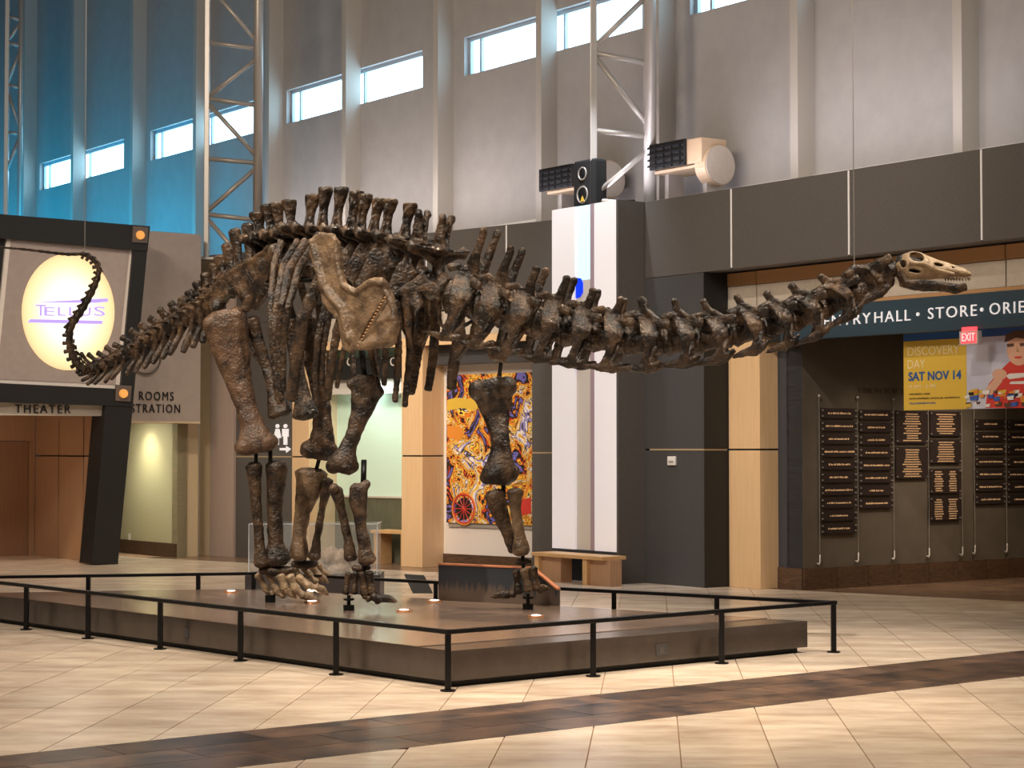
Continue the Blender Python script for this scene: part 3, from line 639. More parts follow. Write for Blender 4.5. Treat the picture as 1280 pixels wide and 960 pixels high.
# theatre niche: door wall and panelled side
SD0 = Fr(TF.pt(TF.a(129, -.5), -.5, 0).xy, (.593, -.805), (-.805, -.593))
DW = Fr(SD0.pt(SD0.a(44), 0, 0).xy, (.805, .593), (.593, -.805))
wt = sempty('wall_theater', DW.pt(0, 0, 0))
dwl = DW.a(-60)
MB().box(DW, dwl, 0, -.2, 0, DW.hit(20, 551)[1], 2.95).build('wall_face', 'wood_dark', wt)
MB().box(DW, DW.a(37), 0, -.2, 0, 0, DW.hit(20, 551)[1]-.003).build('wall_face', 'wood_dark', wt)
dr = sempty('door_1', DW.pt(-1, 0, 0)); MB().box(DW, dwl, DW.a(36.3), -.15, -.03, 0, DW.hit(20, 551)[1]-.01).build('door_leaf', 'door_wood', dr)
SD = Fr(DW.pt(0, 0, 0).xy, (.593, -.805), (-.805, -.593))
xs_ = [SD.a(p) for p in (44, 73.5, 104.5, 129)]
zz_ = SD.hit(90, 570)[1]; zt_ = SD.hit(100, 521)[1]
for a0, a1 in zip(xs_[:-1], xs_[1:]):
    for z0, z1 in ((0, zz_-.012), (zz_+.012, 2.95)):
        MB().box(SD, a0+.02, a1-.02, -.1, 0, z0, z1).build('wood_panel', 'wood_dark', wt)
MB().box(SD, xs_[0], xs_[-1], -.25, -.1, 0, 2.95).build('panel_core', 'jamb', wt)
struct(MB().add([TF.pt(-9, -.46, 2.96), TF.pt(-.5, -.46, 2.96), TF.pt(-.5, -6, 2.96), TF.pt(-9, -6, 2.96)], [(0, 1, 2, 3)]).build('ceiling_theater', 'tan'))
area(TF.pt(-2.6, -1.5, 2.9), TF.pt(-2.6, -2.0, 0), 24, (1, .7, .45), 1.5, .8)
# ================================================================== FLOOR TILES
def clip(poly, nx, ny, c):          # keep nx*x+ny*y >= c
    out = []
    for i in range(len(poly)):
        p, q = poly[i], poly[(i+1) % len(poly)]; dp = nx*p[0]+ny*p[1]-c; dq = nx*q[0]+ny*q[1]-c
        if dp >= 0: out.append(p)
        if (dp >= 0) != (dq >= 0):
            t = dp/(dp-dq); out.append((p[0]+(q[0]-p[0])*t, p[1]+(q[1]-p[1])*t))
    return out
def parea(p): return abs(sum(p[i][0]*p[(i+1) % len(p)][1]-p[(i+1) % len(p)][0]*p[i][1] for i in range(len(p))))/2
def fpix(px, py): q = P3(px, py, 1); r = ray(px, py); t = -HC/r.z; return (r.x*t, r.y*t)
def halfplane(p, q):                # normal to the left of p->q
    nx, ny = -(q[1]-p[1]), q[0]-p[0]; L = math.hypot(nx, ny); nx /= L; ny /= L; return nx, ny, nx*p[0]+ny*p[1]
f1, f2 = fpix(0, 945), fpix(1280, 813); g1, g2 = fpix(430, 960), fpix(1280, 845)
HF = halfplane(f1, f2)              # beyond the band
sd = Vector((f2[0]-f1[0], f2[1]-f1[1])).normalized(); sn = Vector((-sd.y, sd.x))
wband = HF[2]-(sn.x*g2[0]+sn.y*g2[1])
e1_, e2_ = fpix(960, 736), fpix(1280, 752); HE = halfplane(e1_, e2_)
def visible(x, y):
    if y < 10.8: return False
    px = 640+x/y*F; return -60 < px < 1340
tb = math.atan(175/F); E1 = Vector((math.sin(tb), math.cos(tb))); E2 = Vector((math.cos(tb), -math.sin(tb)))
TS = .575; org = Vector(fpix(852, 959)); gap = .004
cands = []
PLAT = [(-.5, 15.24+.45), (3.03-.5, 18.25), (-3.0, 22.6-.4), (-5.75+.6, 21.4)]
def inplat(x, y):
    s_ = 0
    for i in range(4):
        p, q = PLAT[i], PLAT[(i+1) % 4]
        if (q[0]-p[0])*(y-p[1])-(q[1]-p[1])*(x-p[0]) < 0: return False
    return True
rest = MB()
full_me = None
for i in range(-30, 31):
    for j in range(-12, 50):
        c = org+E2*(i+.5)*TS+E1*(j+.5)*TS
        if not (-24 < c.x < 16 and 5 < c.y < 38): continue
        g = TS/2-gap
        poly = [tuple(c+E2*sx*g+E1*sy*(g+gap-.0015)) for sx, sy in ((-1, -1), (1, -1), (1, 1), (-1, 1))]
        pieces = []
        A = clip(poly, HF[0], HF[1], HF[2]+gap); A = clip(A, -HE[0], -HE[1], -HE[2]+gap) if len(A) > 2 else A
        if len(A) > 2: pieces.append(A)
        B = clip(poly, -sn.x, -sn.y, -(HF[2]-wband)+gap)
        if len(B) > 2: pieces.append(B)
        for pc in pieces:
            if parea(pc) < .004: continue
            cx_, cy_ = sum(p[0] for p in pc)/len(pc), sum(p[1] for p in pc)/len(pc)
            cands.append((cy_ if visible(cx_, cy_) and not inplat(cx_, cy_) else 999+cy_, c, pc))
cands.sort(key=lambda t: t[0])
for k, (key, c, pc) in enumerate(cands):
    if k < 300 and key < 900:
        if abs(parea(pc)-4*(TS/2-gap)*(TS/2-.0015)) < 1e-5:
            if full_me is None:
                full_me = MB().slab(pc, -.012, 0).build('tile', 'tile', FLOOR); full_c = c
            else:
                o = full_me.copy(); COL.objects.link(o); o.location = full_me.location+Vector((c.x-full_c.x, c.y-full_c.y, 0))
        else: MB().slab(pc, -.012, 0).build('tile', 'tile', FLOOR)
    else: rest.slab(pc, -.012, 0)
rest.build('tile_field', 'tile', FLOOR)['kind'] = 'stuff'
# slate band, three rows, staggered
rowh = wband/3; TLn = 1.04
O2 = sn*(HF[2])
for r in range(3):
    for k in range(-14, 16):
        s0_ = k*TLn+r*.35; c = sn*(HF[2]-(r+.5)*rowh)+sd*(s0_+TLn/2+14)
        if not visible(c.x, c.y): continue
        q = [c+sd*sx*(TLn/2-.004)+sn*sy*(rowh/2-.004) for sx, sy in ((-1, -1), (1, -1), (1, 1), (-1, 1))]
        MB().slab([tuple(t) for t in q], -.012, .0).build('slate_tile', 'slate', FLOOR)
ls = MB()
for r in range(3):
    q = [sn*(HF[2]-(r+ya)*rowh)+sd*xa for xa, ya in ((-30, .99), (60, .99), (60, .01), (-30, .01))]
    ls.slab([tuple(t) for t in q], -.013, -.004)
ls.build('slate_field', 'slate', FLOOR)['kind'] = 'stuff'
en = MB()
hd = Vector((e2_[0]-e1_[0], e2_[1]-e1_[1])).normalized(); hn = Vector((-hd.y, hd.x))
for i in range(-14, 14):
    for j in range(0, 14):
        b0 = Vector(e1_)+hd*(i*.9+(j % 2)*.4)+hn*(j*.45)
        q = [b0+hd*x+hn*y for x, y in ((.005, .005), (.895, .005), (.895, .445), (.005, .445))]; en.slab([tuple(t) for t in q], -.012, -.001)
en.build('entry_slate', 'slate_entry', FLOOR)['kind'] = 'stuff'
# ================================================================== PLATFORM
RA, RB, RC, RD = Vector(fpix(560, 864)), Vector(fpix(1042, 815.5)), Vector((-3.0, 22.6)), Vector((-5.75, 21.35))
RC = Vector((-2.9, 22.6)); RD = Vector((-6.25, 21.85))
ctr = (RA+RB+RC+RD)/4
def inset(pts, d):
    out = []; n = len(pts)
    for i in range(n):
        p0, p1, p2 = pts[i-1], pts[i], pts[(i+1) % n]
        def ln(p, q):
            t = (q-p).normalized(); nn = Vector((-t.y, t.x)); return p+nn*d, t
        (a, u), (b, v) = ln(p0, p1), ln(p1, p2); det = u.x*v.y-u.y*v.x
        w = b-a; s_ = (w.x*v.y-w.y*v.x)/det; out.append(a+u*s_)
    return out
ring_ = [RA, RB, RC, RD]
pl_out = inset(ring_, .15); pl_toe = inset(ring_, .21)
ZP = .30
plt = thing('display_platform', 'low dark display platform with polished top under the dinosaur skeleton', 'platform', (ctr.x, ctr.y, 0))
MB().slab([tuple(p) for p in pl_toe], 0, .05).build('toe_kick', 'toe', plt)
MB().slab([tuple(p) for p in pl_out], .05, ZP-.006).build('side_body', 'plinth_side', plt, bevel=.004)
# top boards, cut into panels
def cutpoly(poly, d, step, off=0):
    d = d.normalized(); n_ = Vector((-d.y, d.x)); cs = [n_.x*p[0]+n_.y*p[1] for p in poly]; lo = min(cs); hi = max(cs); res = []; c = math.floor(lo/step)*step+off
    while c < hi:
        q = clip(poly, n_.x, n_.y, c+.002)
        if len(q) > 2: q = clip(q, -n_.x, -n_.y, -(c+step)+.002)
        if len(q) > 2 and parea(q) > .01: res.append(q)
        c += step
    return res
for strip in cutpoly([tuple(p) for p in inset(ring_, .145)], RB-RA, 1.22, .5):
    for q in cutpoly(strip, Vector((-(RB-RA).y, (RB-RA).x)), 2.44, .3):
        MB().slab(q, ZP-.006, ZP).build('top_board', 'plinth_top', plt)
def outlet_on(px, py):
    A2 = (RB-RA).normalized(); fr = Fr(pl_out[0], A2, (A2.y, -A2.x)); return fr, fr.hit(px, py)
fr, (a, z) = outlet_on(827, 812)
MB().box(fr, a-.07, a+.07, 0, .008, z-.05, z+.05).build('outlet_plate', 'dark_wall2', plt); MB().box(fr, a-.03, a+.02, .008, .012, z-.03, z+.02).build('outlet_cover', 'dark_wall', plt)
A2 = (RA-RD).normalized(); frl = Fr(pl_out[0], A2, (A2.y, -A2.x)); a, z = frl.hit(234, 791)
MB().box(frl, a-.03, a+.03, 0, .01, z-.045, z+.045).build('outlet_plate', 'dark_wall2', plt)
# rail
gr = thing('guard_rail', 'low black metal guard rail on posts around the display platform', 'railing', (ctr.x, ctr.y, 0))
ZR = .47
sides = [(RA, RB), (RB, RC), (RC, RD), (RD, RA)]
postpx = [(35, 785), (112, 797), (202, 811), (302, 827), (421, 845), (560, 864.5), (741, 847), (901, 830), (1042, 815.5)]
def onray(px, p, q):
    k = (px-640)/F; d = q-p; t = (k*p.y-p.x)/(d.x-k*d.y); return p+d*t
posts = [onray(p[0], RD, RA) for p in postpx[:5]]+[RA]+[onray(p[0], RA, RB) for p in postpx[6:8]]+[RB]
posts += [onray(px, RB, RC) for px in (895, 767, 640, 545)]+[onray(px, RC, RD) for px in (318, 249, 112)]+[RD]
for p in posts:
    o = MB().slab([(p.x+.024*sx, p.y+.024*sy) for sx, sy in ((-1, -1), (1, -1), (1, 1), (-1, 1))], .012, ZR-.02).build('post', 'black_metal', gr, bevel=.003)
    c = MB(); c.loft([(Vector((p.x, p.y, 0)), .062, .062), (Vector((p.x, p.y, .012)), .062, .062)], D=Vector((0, 1, 0)), n=16, roundcap=False); c.build('base_flange', 'black_metal', o)
for p, q in sides:
    d = (q-p).normalized(); n_ = Vector((-d.y, d.x))*.027; p_ = p-d*.027; q_ = q+d*.027
    MB().slab([tuple(t) for t in (p_-n_, q_-n_, q_+n_, p_+n_)], ZR-.022, ZR+.012).build('top_rail', 'black_metal', gr, bevel=.004)
# recessed disc lights on platform
def ppix(px, py, z):
    r = ray(px, py); t = (z-HC)/r.z; return Vector((r.x*t, r.y*t, z))
for px, py, lab in ((289, 740.5, 'small round uplight on the platform left of the hind foot'), (390, 753.5, 'small round uplight right under the near hind toes'),
                    (505, 764.5, 'small round uplight beside the near forefoot claw'), (543, 752.5, 'small round uplight near the tilted black screen'), (670, 771.5, 'small round uplight in front of the far forefoot')):
    p = ppix(px, py, ZP); t = thing('disc_light', lab, 'light', p, 'platform uplights')
    MB().loft([(p, .080, .080), (p+Vector((0, 0, .018)), .075, .075)], n=24, roundcap=False).build('housing', 'lamp_rim', t)
    MB().loft([(p+Vector((0, 0, .017)), .045, .045), (p+Vector((0, 0, .022)), .043, .043)], n=24, roundcap=False).build('lens', 'lamp_glow', t)
    l = bpy.data.lights.new('uplight', 'SPOT'); l.energy = 45; l.color = (1, .85, .65); l.spot_size = math.radians(70); l.spot_blend = .8; l.shadow_soft_size = .05
    lo = bpy.data.objects.new('uplight', l); COL.objects.link(lo); lo.location = p+Vector((0, 0, .045)); lo.rotation_euler = (math.pi, 0, 0)
# interpretive panel box with red edge
ib = thing('interpretive_panel', 'low dark panel box with orange wooden edge behind the far forefoot', 'display panel', P3(620, 745, 20.1))
dI = 20.55
def ipt(px, py, d): return P3(px, py, d)
q0, q1 = P3(548, 744, 20.75), P3(697, 754, 19.95); IA = Vector((q1.x-q0.x, q1.y-q0.y)).normalized()
IF = Fr((q0.x, q0.y), IA, (IA.y, -IA.x))
Lw = (q1-q0).xy.length; zt1 = IF.hit(548, 706)[1]; zt2 = IF.hit(697, 738)[1]; am, zm = IF.hit(664, 711)
MB().prism(IF, [(0, ZP), (Lw, ZP), (Lw, zt2), (am, zm), (0, zt1)], -.05, 0).build('box_body', 'reed_front', ib)
e = MB()
for (aa, za), (ab, zb) in (((0, zt1), (am, zm)), ((am, zm), (Lw, zt2))):
    e.hexa([IF.pt(aa, .01, za), IF.pt(ab, .01, zb), IF.pt(ab, -.06, zb), IF.pt(aa, -.06, za), IF.pt(aa, .01, za+.018), IF.pt(ab, .01, zb+.018), IF.pt(ab, -.06, zb+.018), IF.pt(aa, -.06, za+.018)])
e.build('wooden_edge', 'red_wood', ib)
# tilted black screen
bs = thing('tilted_screen', 'small tilted black information screen on the platform', 'screen', ppix(528, 742, ZP))
pts = [ppix(516, 742, ZP), ppix(541, 742, ZP)]; up = [P3(505, 718.5, pts[0].y+.12), P3(530, 720, pts[1].y+.12)]
th3 = Vector((0, .03, .01))
MB().hexa([pts[0], pts[1], pts[1]+th3, pts[0]+th3, up[0], up[1], up[1]+th3, up[0]+th3]).build('screen_plate', 'matte_black', bs, bevel=.004)
MB().hexa([pts[0]+Vector((.04, .03, 0)), pts[1]+Vector((-.02, .03, 0)), pts[1]+Vector((-.02, .2, 0)), pts[0]+Vector((.04, .2, 0)),
           pts[0]+Vector((.0, .10, .13)), pts[1]+Vector((-.06, .10, .13)), pts[1]+Vector((-.06, .14, .13)), pts[0]+Vector((.0, .14, .13))]).build('stand', 'black_metal', bs)
# glass case behind with fossil
gc_d = 22.9
GA = fpix(306, 0+739); gA = Vector((P3(306, 740, 23.6).x, 23.6)); gB = Vector((P3(475, 740, 23.6).x, 23.6))
zc0 = P3(400, 738, 23.6).z; zc0 = 0; zc1 = P3(400, 719, 23.6).z; zc2 = P3(400, 656, 23.6).z
gcs = thing('glass_case', 'clear acrylic display case on a dark base behind the hind feet', 'display case', ((gA.x+gB.x)/2, 23.9, 0))
MB().slab([(gA.x, 23.6), (gB.x, 23.6), (gB.x, 24.4), (gA.x, 24.4)], 0, zc1).build('case_base', 'case_base', gcs, bevel=.005)
x0, x1 = gA.x+.04, gB.x-.04
for pl_ in ([(x0, 23.64), (x1, 23.64), (x1, 23.652), (x0, 23.652)], [(x0, 24.34), (x1, 24.34), (x1, 24.352), (x0, 24.352)], [(x0, 23.652), (x0+.012, 23.652), (x0+.012, 24.34), (x0, 24.34)], [(x1-.012, 23.652), (x1, 23.652), (x1, 24.34), (x1-.012, 24.34)]):
    MB().slab(pl_, zc1+.002, zc2).build('glass_pane', 'case_glass', gcs)
MB().slab([(x0, 23.64), (x1, 23.64), (x1, 24.352), (x0, 24.352)], zc2+.001, zc2+.012).build('glass_top', 'case_glass', gcs)
e = MB(); r_ = .007
for a, b in (((x0, 23.64), (x1, 23.64)), ((x1, 23.64), (x1, 24.35)), ((x0, 23.64), (x0, 24.35))): e.tube((*a, zc2+.006), (*b, zc2+.006), r_, 5)
for a in ((x0, 23.64), (x1, 23.64)): e.tube((*a, zc1), (*a, zc2), r_, 5)
e.build('polished_edges', 'glass_edge', gcs)
rk = MB(); rc = P3(420, 700, 24.0); rc.z = zc1+.16
random.seed(3)
for k in range(9):
    o_ = Vector((random.uniform(-.16, .16), random.uniform(-.08, .08), random.uniform(-.13, .08))); r_ = random.uniform(.07, .13); rk.ell(rc+o_, (r_*1.2, 0, .02), (0, r_, 0), (0, .0, r_))
rk.loft([(rc+Vector((.12, 0, .05)), .05, .05), (rc+Vector((.2, 0, .16)), .035, .035), (rc+Vector((.19, 0, .22)), .015, .015)])
fo = rk.build('fossil_block', 'rock'); mo = fo.modifiers.new('r', 'REMESH'); mo.mode = 'VOXEL'; mo.voxel_size = .018
tag(fo, 'tan lumpy fossil block with a horn inside the glass case', 'fossil')
# bench beside white column
bench = thing('bench', 'light wood bench against the white backlit column', 'bench', PR.pt(-1, .8, 0))
BF = .55
bA0, zbt = PR.hit(664, 690, 1.0); bA1 = PR.a(752, 1.0); 
MB().box(PR, bA0, bA1, .56, 1.0, zbt-.05, zbt).build('bench_top', 'wood_bench', bench, bevel=.004)
for x in (672, 732):
    a = PR.a(x, .9); 
    MB().box(PR, a, a+.10, .60, .96, 0, zbt-.05).build('leg', 'wood_bench', bench)
    MB().box(PR, a+.10, a+.55, .70, .90, .0, zbt-.05).build('support_box', 'wood_dark', bench)
# ================================================================== TRUSSES, AIR UNITS
def truss(lab, xl, xr, d, zb, rl, rr, webs, ysect):
    pl_, pr_ = P3(xl, 200, d), P3(xr, 200, d)
    t = thing('truss_column', lab, 'truss', (pl_.x, d, zb))
    wide = Vector((pr_.x-pl_.x, 0, 0))
    d2 = .0
    MB().slab([(pl_.x+rl*sx, d+rl*sy) for sx, sy in ((-1, -1), (1, -1), (1, 1), (-1, 1))], zb, 15).build('chord', 'steel_light', t, bevel=.01)
    MB().tube((pr_.x, d, zb), (pr_.x, d, 15), rr, 20).build('chord', 'steel', t, True)
    MB().slab([(pl_.x+.15*sx, d+.15*sy) for sx, sy in ((-1, -1), (1, -1), (1, 1), (-1, 1))], zb-.02, zb+.02).build('base_plate', 'steel', t)
    for (xa, ya, xb, yb) in webs:
        A_, B_ = P3(xa, ya, d), P3(xb, yb, d); A_.x = pl_.x if xa < (xl+xr)/2 else pr_.x; B_.x = pl_.x if xb < (xl+xr)/2 else pr_.x
        MB().tube(A_, B_, .042, 10).build('web_member', 'steel', t, True)
truss('pale steel truss column at left in front of the blue lit wall', 258.5, 322.5, 34.6, 5.3, .045, .085,
      [(258, 53, 323, 61), (258, 123, 323, 132), (258, 198, 323, 204), (258, 268, 323, 275), (322, 54, 264, -20), (322, 72, 258, 122), (258, 128, 322, 197), (322, 208, 258, 265), (258, 272, 322, 345),
       (258, -20, 323, -12)], 0)
truss('pale steel truss column at centre standing beside the black speaker', 742, 812.5, 28.6, 5.42, .05, .095,
      [(742, 60, 808, -8), (742, 66, 808, 80), (742, 68, 808, 160), (742, 163, 808, 171), (808, 186, 742, 245), (742, 250, 808, 258)], 0)
truss('dark steel truss column at the far left edge in the blue light', 8, 25, 44, 5.3, .05, .06,
      [(8, 20, 25, 26), (8, 53, 25, 58), (8, 106, 25, 110), (8, 165, 25, 168), (25, 62, 8, 104), (8, 112, 25, 163), (25, 28, 8, 52), (25, 170, 8, 215)], 0)
def airunit(lab, gx0, gx1, gy0, gy1, dx, dy, b, body=True):
    (a0, z1), (a1, _) = PR.hit(gx0, gy0, b), PR.hit(gx1, gy0, b); z0 = PR.hit(gx0, gy1, b)[1]
    t = thing('air_unit', lab, 'air unit', PR.pt((a0+a1)/2, b-.3, z0))
    MB().box(PR, a0, a1+.32, b-.5, b-.02, z0, z1).build('housing', 'amp_tan', t, bevel=.01)
    MB().box(PR, a0-.01, a1+.005, b-.02, b+.03, z0-.01, z1+.01).build('mouth_frame', 'matte_black', t)
    for k in range(4):
        z = z0+(z1-z0)*(k+.5)/4; MB().box(PR, a0+.02, a1-.02, b+.03, b+.05, z-.012, z+.012).build('louvre', 'grille', t)
    for k in range(5):
        a = a0+(a1-a0)*(k+.5)/5; MB().box(PR, a-.01, a+.01, b+.03, b+.045, z0, z1).build('divider', 'grille', t)
    ac, zc = PR.hit(dx, dy, b-.35); r = .30
    dd = Vector((*PR.A, 0)); Cc = PR.pt(ac, b-.35, zc)
    MB().loft([(Cc-dd*.22, r, r), (Cc, r, r)], D=Vector((0, 0, 1)), n=32, roundcap=False).build('drum', 'amp_tan', t, bevel=.012)
    MB().loft([(Cc, r*.93, r*.93), (Cc+dd*.015, r*.93, r*.93)], D=Vector((0, 0, 1)), n=32, roundcap=False).build('drum_cover', 'beige2', t)
    MB().box(PR, a0+.1, a1+.3, b-.6, b-.05, z0-.06, z0-.02).build('shelf', 'amp_tan', t)
    for aa in (a0+.2, a1+.15): MB().box(PR, aa, aa+.08, b-.5, b-.2, 5.30, z0-.06).build('stand', 'steel', t)
airunit('tan air unit with black grille and round drum on ledge right of the truss', 807, 857, 184, 214, 900, 206, -.55)
airunit('tan air unit with black grille and drum behind the speaker', 676, 716, 213, 239, 763, 224, -.55)
spk = thing('loudspeaker', 'black loudspeaker with two round cones on top of the white column', 'speaker', PR.pt(PR.a(730, .1), .1, ZF))
sa0, sz0 = PR.hit(716, 250, .15); sa1 = PR.a(743, .15, 225); sz1 = PR.hit(716, 202, .15)[1]
sz0 = ZF
MB().box(PR, sa0, sa1, -.1, .15, sz0, sz1).build('cabinet', 'matte_black', spk, bevel=.04)
for zz, rr in ((sz0+(sz1-sz0)*.3, .12), (sz0+(sz1-sz0)*.72, .09)):
    cc = PR.pt((sa0+sa1)/2-.02, .15, zz); nb = Vector((*PR.B, 0))
    MB().ring(cc+nb*.005, (*PR.A, 0), (0, 0, 1), rr, .014, 28, 6).build('cone_ring', 'steel', spk, True); MB().ell(cc, Vector((*PR.A, 0))*rr*.9, Vector((0, 0, rr*.9)), nb*.02).build('cone', 'grille', spk, True)
zt_ = sz0+.12; am_ = (sa0+sa1)/2
MB().prism(PR, [(am_-.05, zt_), (am_+.05, zt_), (am_, zt_+.09)], .17, .176).build('warning_label', 'yellow', spk)
cb = MB().loft([(PR.pt(-1.5, .2, ZF+.02), .014, .014), (PR.pt(-1.2, .3, ZF+.03), .014, .014), (PR.pt(-.9, .22, ZF+.02), .014, .014), (PR.pt(-.3, .32, ZF+.02), .014, .014), (PR.pt(-.1, .1, ZF+.03), .014, .014)]).build('cable_run', 'matte_black', smooth=True)
tag(cb, 'black cable lying along the top of the white column', 'cable')
# cove uplights behind the fascia, washing the upper wall
QA = Vector((*QU.A, 0))
def cove(a0, a1, b, z, tb_, tz, power, colr, spread=150):
    c = QU.pt((a0+a1)/2, b, z); l = bpy.data.lights.new('cove_light', 'AREA'); l.shape = 'RECTANGLE'; l.size = a1-a0; l.size_y = .15; l.energy = power; l.color = colr; l.spread = math.radians(spread)
    o = bpy.data.objects.new('cove_light', l); COL.objects.link(o); o.location = c
    zax = -(QU.pt((a0+a1)/2, tb_, tz)-c).normalized(); xax = (QA-zax*QA.dot(zax)).normalized(); yax = zax.cross(xax)
    o.rotation_euler = Matrix((xax, yax, zax)).transposed().to_euler()
cove(QU.a(640), QU.a(1300), 1.25, 5.7, 0, 8.0, 78, (.97, .92, 1)); cove(QU.a(350), QU.a(640), 1.2, 5.7, 0, 8.0, 95, (1, .90, .86))
cove(QU.a(60), QU.a(200), 2.4, 5.9, 0, 8.5, 150, BLUE, 160); cove(QU.a(180), QU.a(318), 1.8, 5.7, 0, 8.5, 105, BLUE, 160)
cove(QU.a(-40), QU.a(60), 2.6, 5.9, 0, 9.0, 190, BLUE, 160)

# ================================================================== SKELETON
base = Vector((-1.7, 20.0, ZP))
SK = thing('dinosaur_skeleton', 'huge dark brown long necked dinosaur skeleton standing on the platform', 'skeleton', base)
S0 = Vector((-2.6, 20.85)); AX = Vector((.8, -.6, 0)); NL = Vector((-.6, -.8, 0)); ZZ = Vector((0, 0, 1)); CAMD = Vector((0, -1, 0))
def Dp(px, off):
    k = (px-640)/F; s_ = (k*(S0.y-.8*off)-S0.x+.6*off)/(.8+.6*k); return S0.y-.6*s_-.8*off
tex = bpy.data.textures.new('bone_clouds', 'CLOUDS'); tex.noise_scale = .11; tex.noise_depth = 3
tex2 = bpy.data.textures.new('bone_clouds_fine', 'CLOUDS'); tex2.noise_scale = .05; tex2.noise_depth = 2
def organic(o, vox=.014, disp=.02, sm=3, t=None):
    m = o.modifiers.new('voxel', 'REMESH'); m.mode = 'VOXEL'; m.voxel_size = vox; m.use_smooth_shade = True
    m = o.modifiers.new('smooth', 'SMOOTH'); m.factor = .5; m.iterations = sm
    if disp:
        m = o.modifiers.new('rugged', 'DISPLACE'); m.texture = t or tex; m.strength = disp; m.mid_level = .5; m.texture_coords = 'LOCAL'
    return o
def pxbone(name, pts, extra=None, tf=.8, vox=.014, disp=.025, m='bone', D=CAMD, parent=None, spread=True):
    """pts: (px, py, depth, full width in px)"""
    b = MB(); L = []
    for p in pts:
        h = p[3]*p[2]/F/2; L.append((P3(p[0], p[1], p[2]), h, h*(p[4] if len(p) > 4 else tf)))
    b.loft(L, D, n=14)
    for e in (extra or []):
        r = e[3]*e[2]/F/2; c = P3(e[0], e[1], e[2]); rz = (e[4] if len(e) > 4 else 1)*r
        b.ell(c, (r, 0, 0), (0, r*.85, 0), (0, 0, rz), 14, 9)
    return organic(b.build(name, m, parent or SK), vox, disp)
# ---- vertebrae
def frame_of(T): 
    T = T.normalized(); L_ = ZZ.cross(T).normalized(); return T, L_, T.cross(L_).normalized()
class Loc:
    def __init__(s, c, T): s.c = c; s.T, s.L, s.Z = frame_of(T)
    def __call__(s, x, y, z): return s.c+s.T*x+s.L*y+s.Z*z
def cervical(c, T, L, tip, nw, drop, sc, name='cervical_vertebra', bif=.09, lean=-.05, thick=1.):
    q = Loc(c, T); b = MB(); X, Y, Z = q.T, q.L, q.Z; k = thick
    b.loft([(q(-.52*L, 0, -.03*sc), .13*sc, .10*sc), (q(-.25*L, 0, -.025*sc), .105*sc, .07*sc), (q(.1*L, 0, -.02*sc), .105*sc, .07*sc), (q(.42*L, 0, -.02*sc), .12*sc, .095*sc)], D=Y, n=12)
    b.ell(q(0, 0, .08*sc), X*.40*L, Y*.08*sc, Z*.085*sc)
    for s_ in (-1, 1):
        # broad spine plate narrowing to a blunt tip
        m1 = (tip-.08*sc)
        b.loft([(q(.04*L, s_*.03*sc, .07*sc), (.46 if bif > .055 else .34)*L, .026), (q(.0+lean*.2, s_*(.03*sc+bif*.3), .07*sc+m1*.28), .30*L, .024), (q(lean*.6, s_*(.03*sc+bif*.65), .07*sc+m1*.60), .052*k, .027), (q(lean, s_*(.02+bif), tip-.03), .042*k, .032), (q(lean-.01, s_*(.02+bif), tip), .045*k, .036)], D=Y, n=12)
        if bif < .06: b.loft([(q(lean, s_*(.02+bif), tip-.015), .03, .028), (q(.12*L+lean, s_*(.03*sc+bif*.8), tip*.72), .026, .022), (q(.36*L, s_*(.07*sc+bif*.3), tip*.42), .032, .024), (q(.60*L, s_*.12*sc, .13*sc), .04, .028)], D=Y, n=8)
        b.loft([(q(.05*L, s_*.06*sc, .10*sc), .06, .025), (q(.35*L, s_*.11*sc, .12*sc), .05, .024), (q(.66*L, s_*.13*sc, .11*sc), .052, .026)], D=Y, n=8)
        b.loft([(q(-.0*L, s_*.05*sc, .13*sc), .05, .024), (q(-.3*L, s_*.09*sc, .19*sc), .042, .024), (q(-.56*L, s_*.11*sc, .16*sc), .05, .03)], D=Y, n=8)
        # broad wing sweeping forward and down to the rib
        b.loft([(q(-.12*L, s_*.05*sc, .16*sc), .05*sc, .02), (q(.04*L, s_*nw*.45, .13*sc), .085*sc, .018), (q(.18*L, s_*nw*.85, .03*sc), .085*sc, .022), (q(.20*L, s_*nw, -.05*sc), .06*sc, .024)], D=Z, n=10)
        b.loft([(q(.20*L, s_*nw, .02), .055*sc, .024), (q(.12*L, s_*nw*.99, -drop*.55), .030*sc, .018), (q(.04*L, s_*nw*.92, -drop), .06, .024)], D=Y, n=8)
        b.loft([(q(.25*L, s_*.07*sc, -.04*sc), .06, .024), (q(.16*L, s_*nw*.6, -drop*.62), .05, .02), (q(.04*L, s_*nw*.88, -drop), .05, .022)], D=Y, n=8)
        b.loft([(q(.50*L, s_*nw*.78, -drop+.07), .016, .014), (q(.28*L, s_*nw*.86, -drop+.02), .04, .02), (q(0, s_*nw*.9, -drop), .05, .022), (q(-.30*L, s_*nw*.88, -drop+.0), .036, .018), (q(-.72*L, s_*nw*.86, -drop-.015), .012, .010)], D=Y, n=8)
    return organic(b.build(name, 'bone', SK), .0125, .016, 2, tex2)
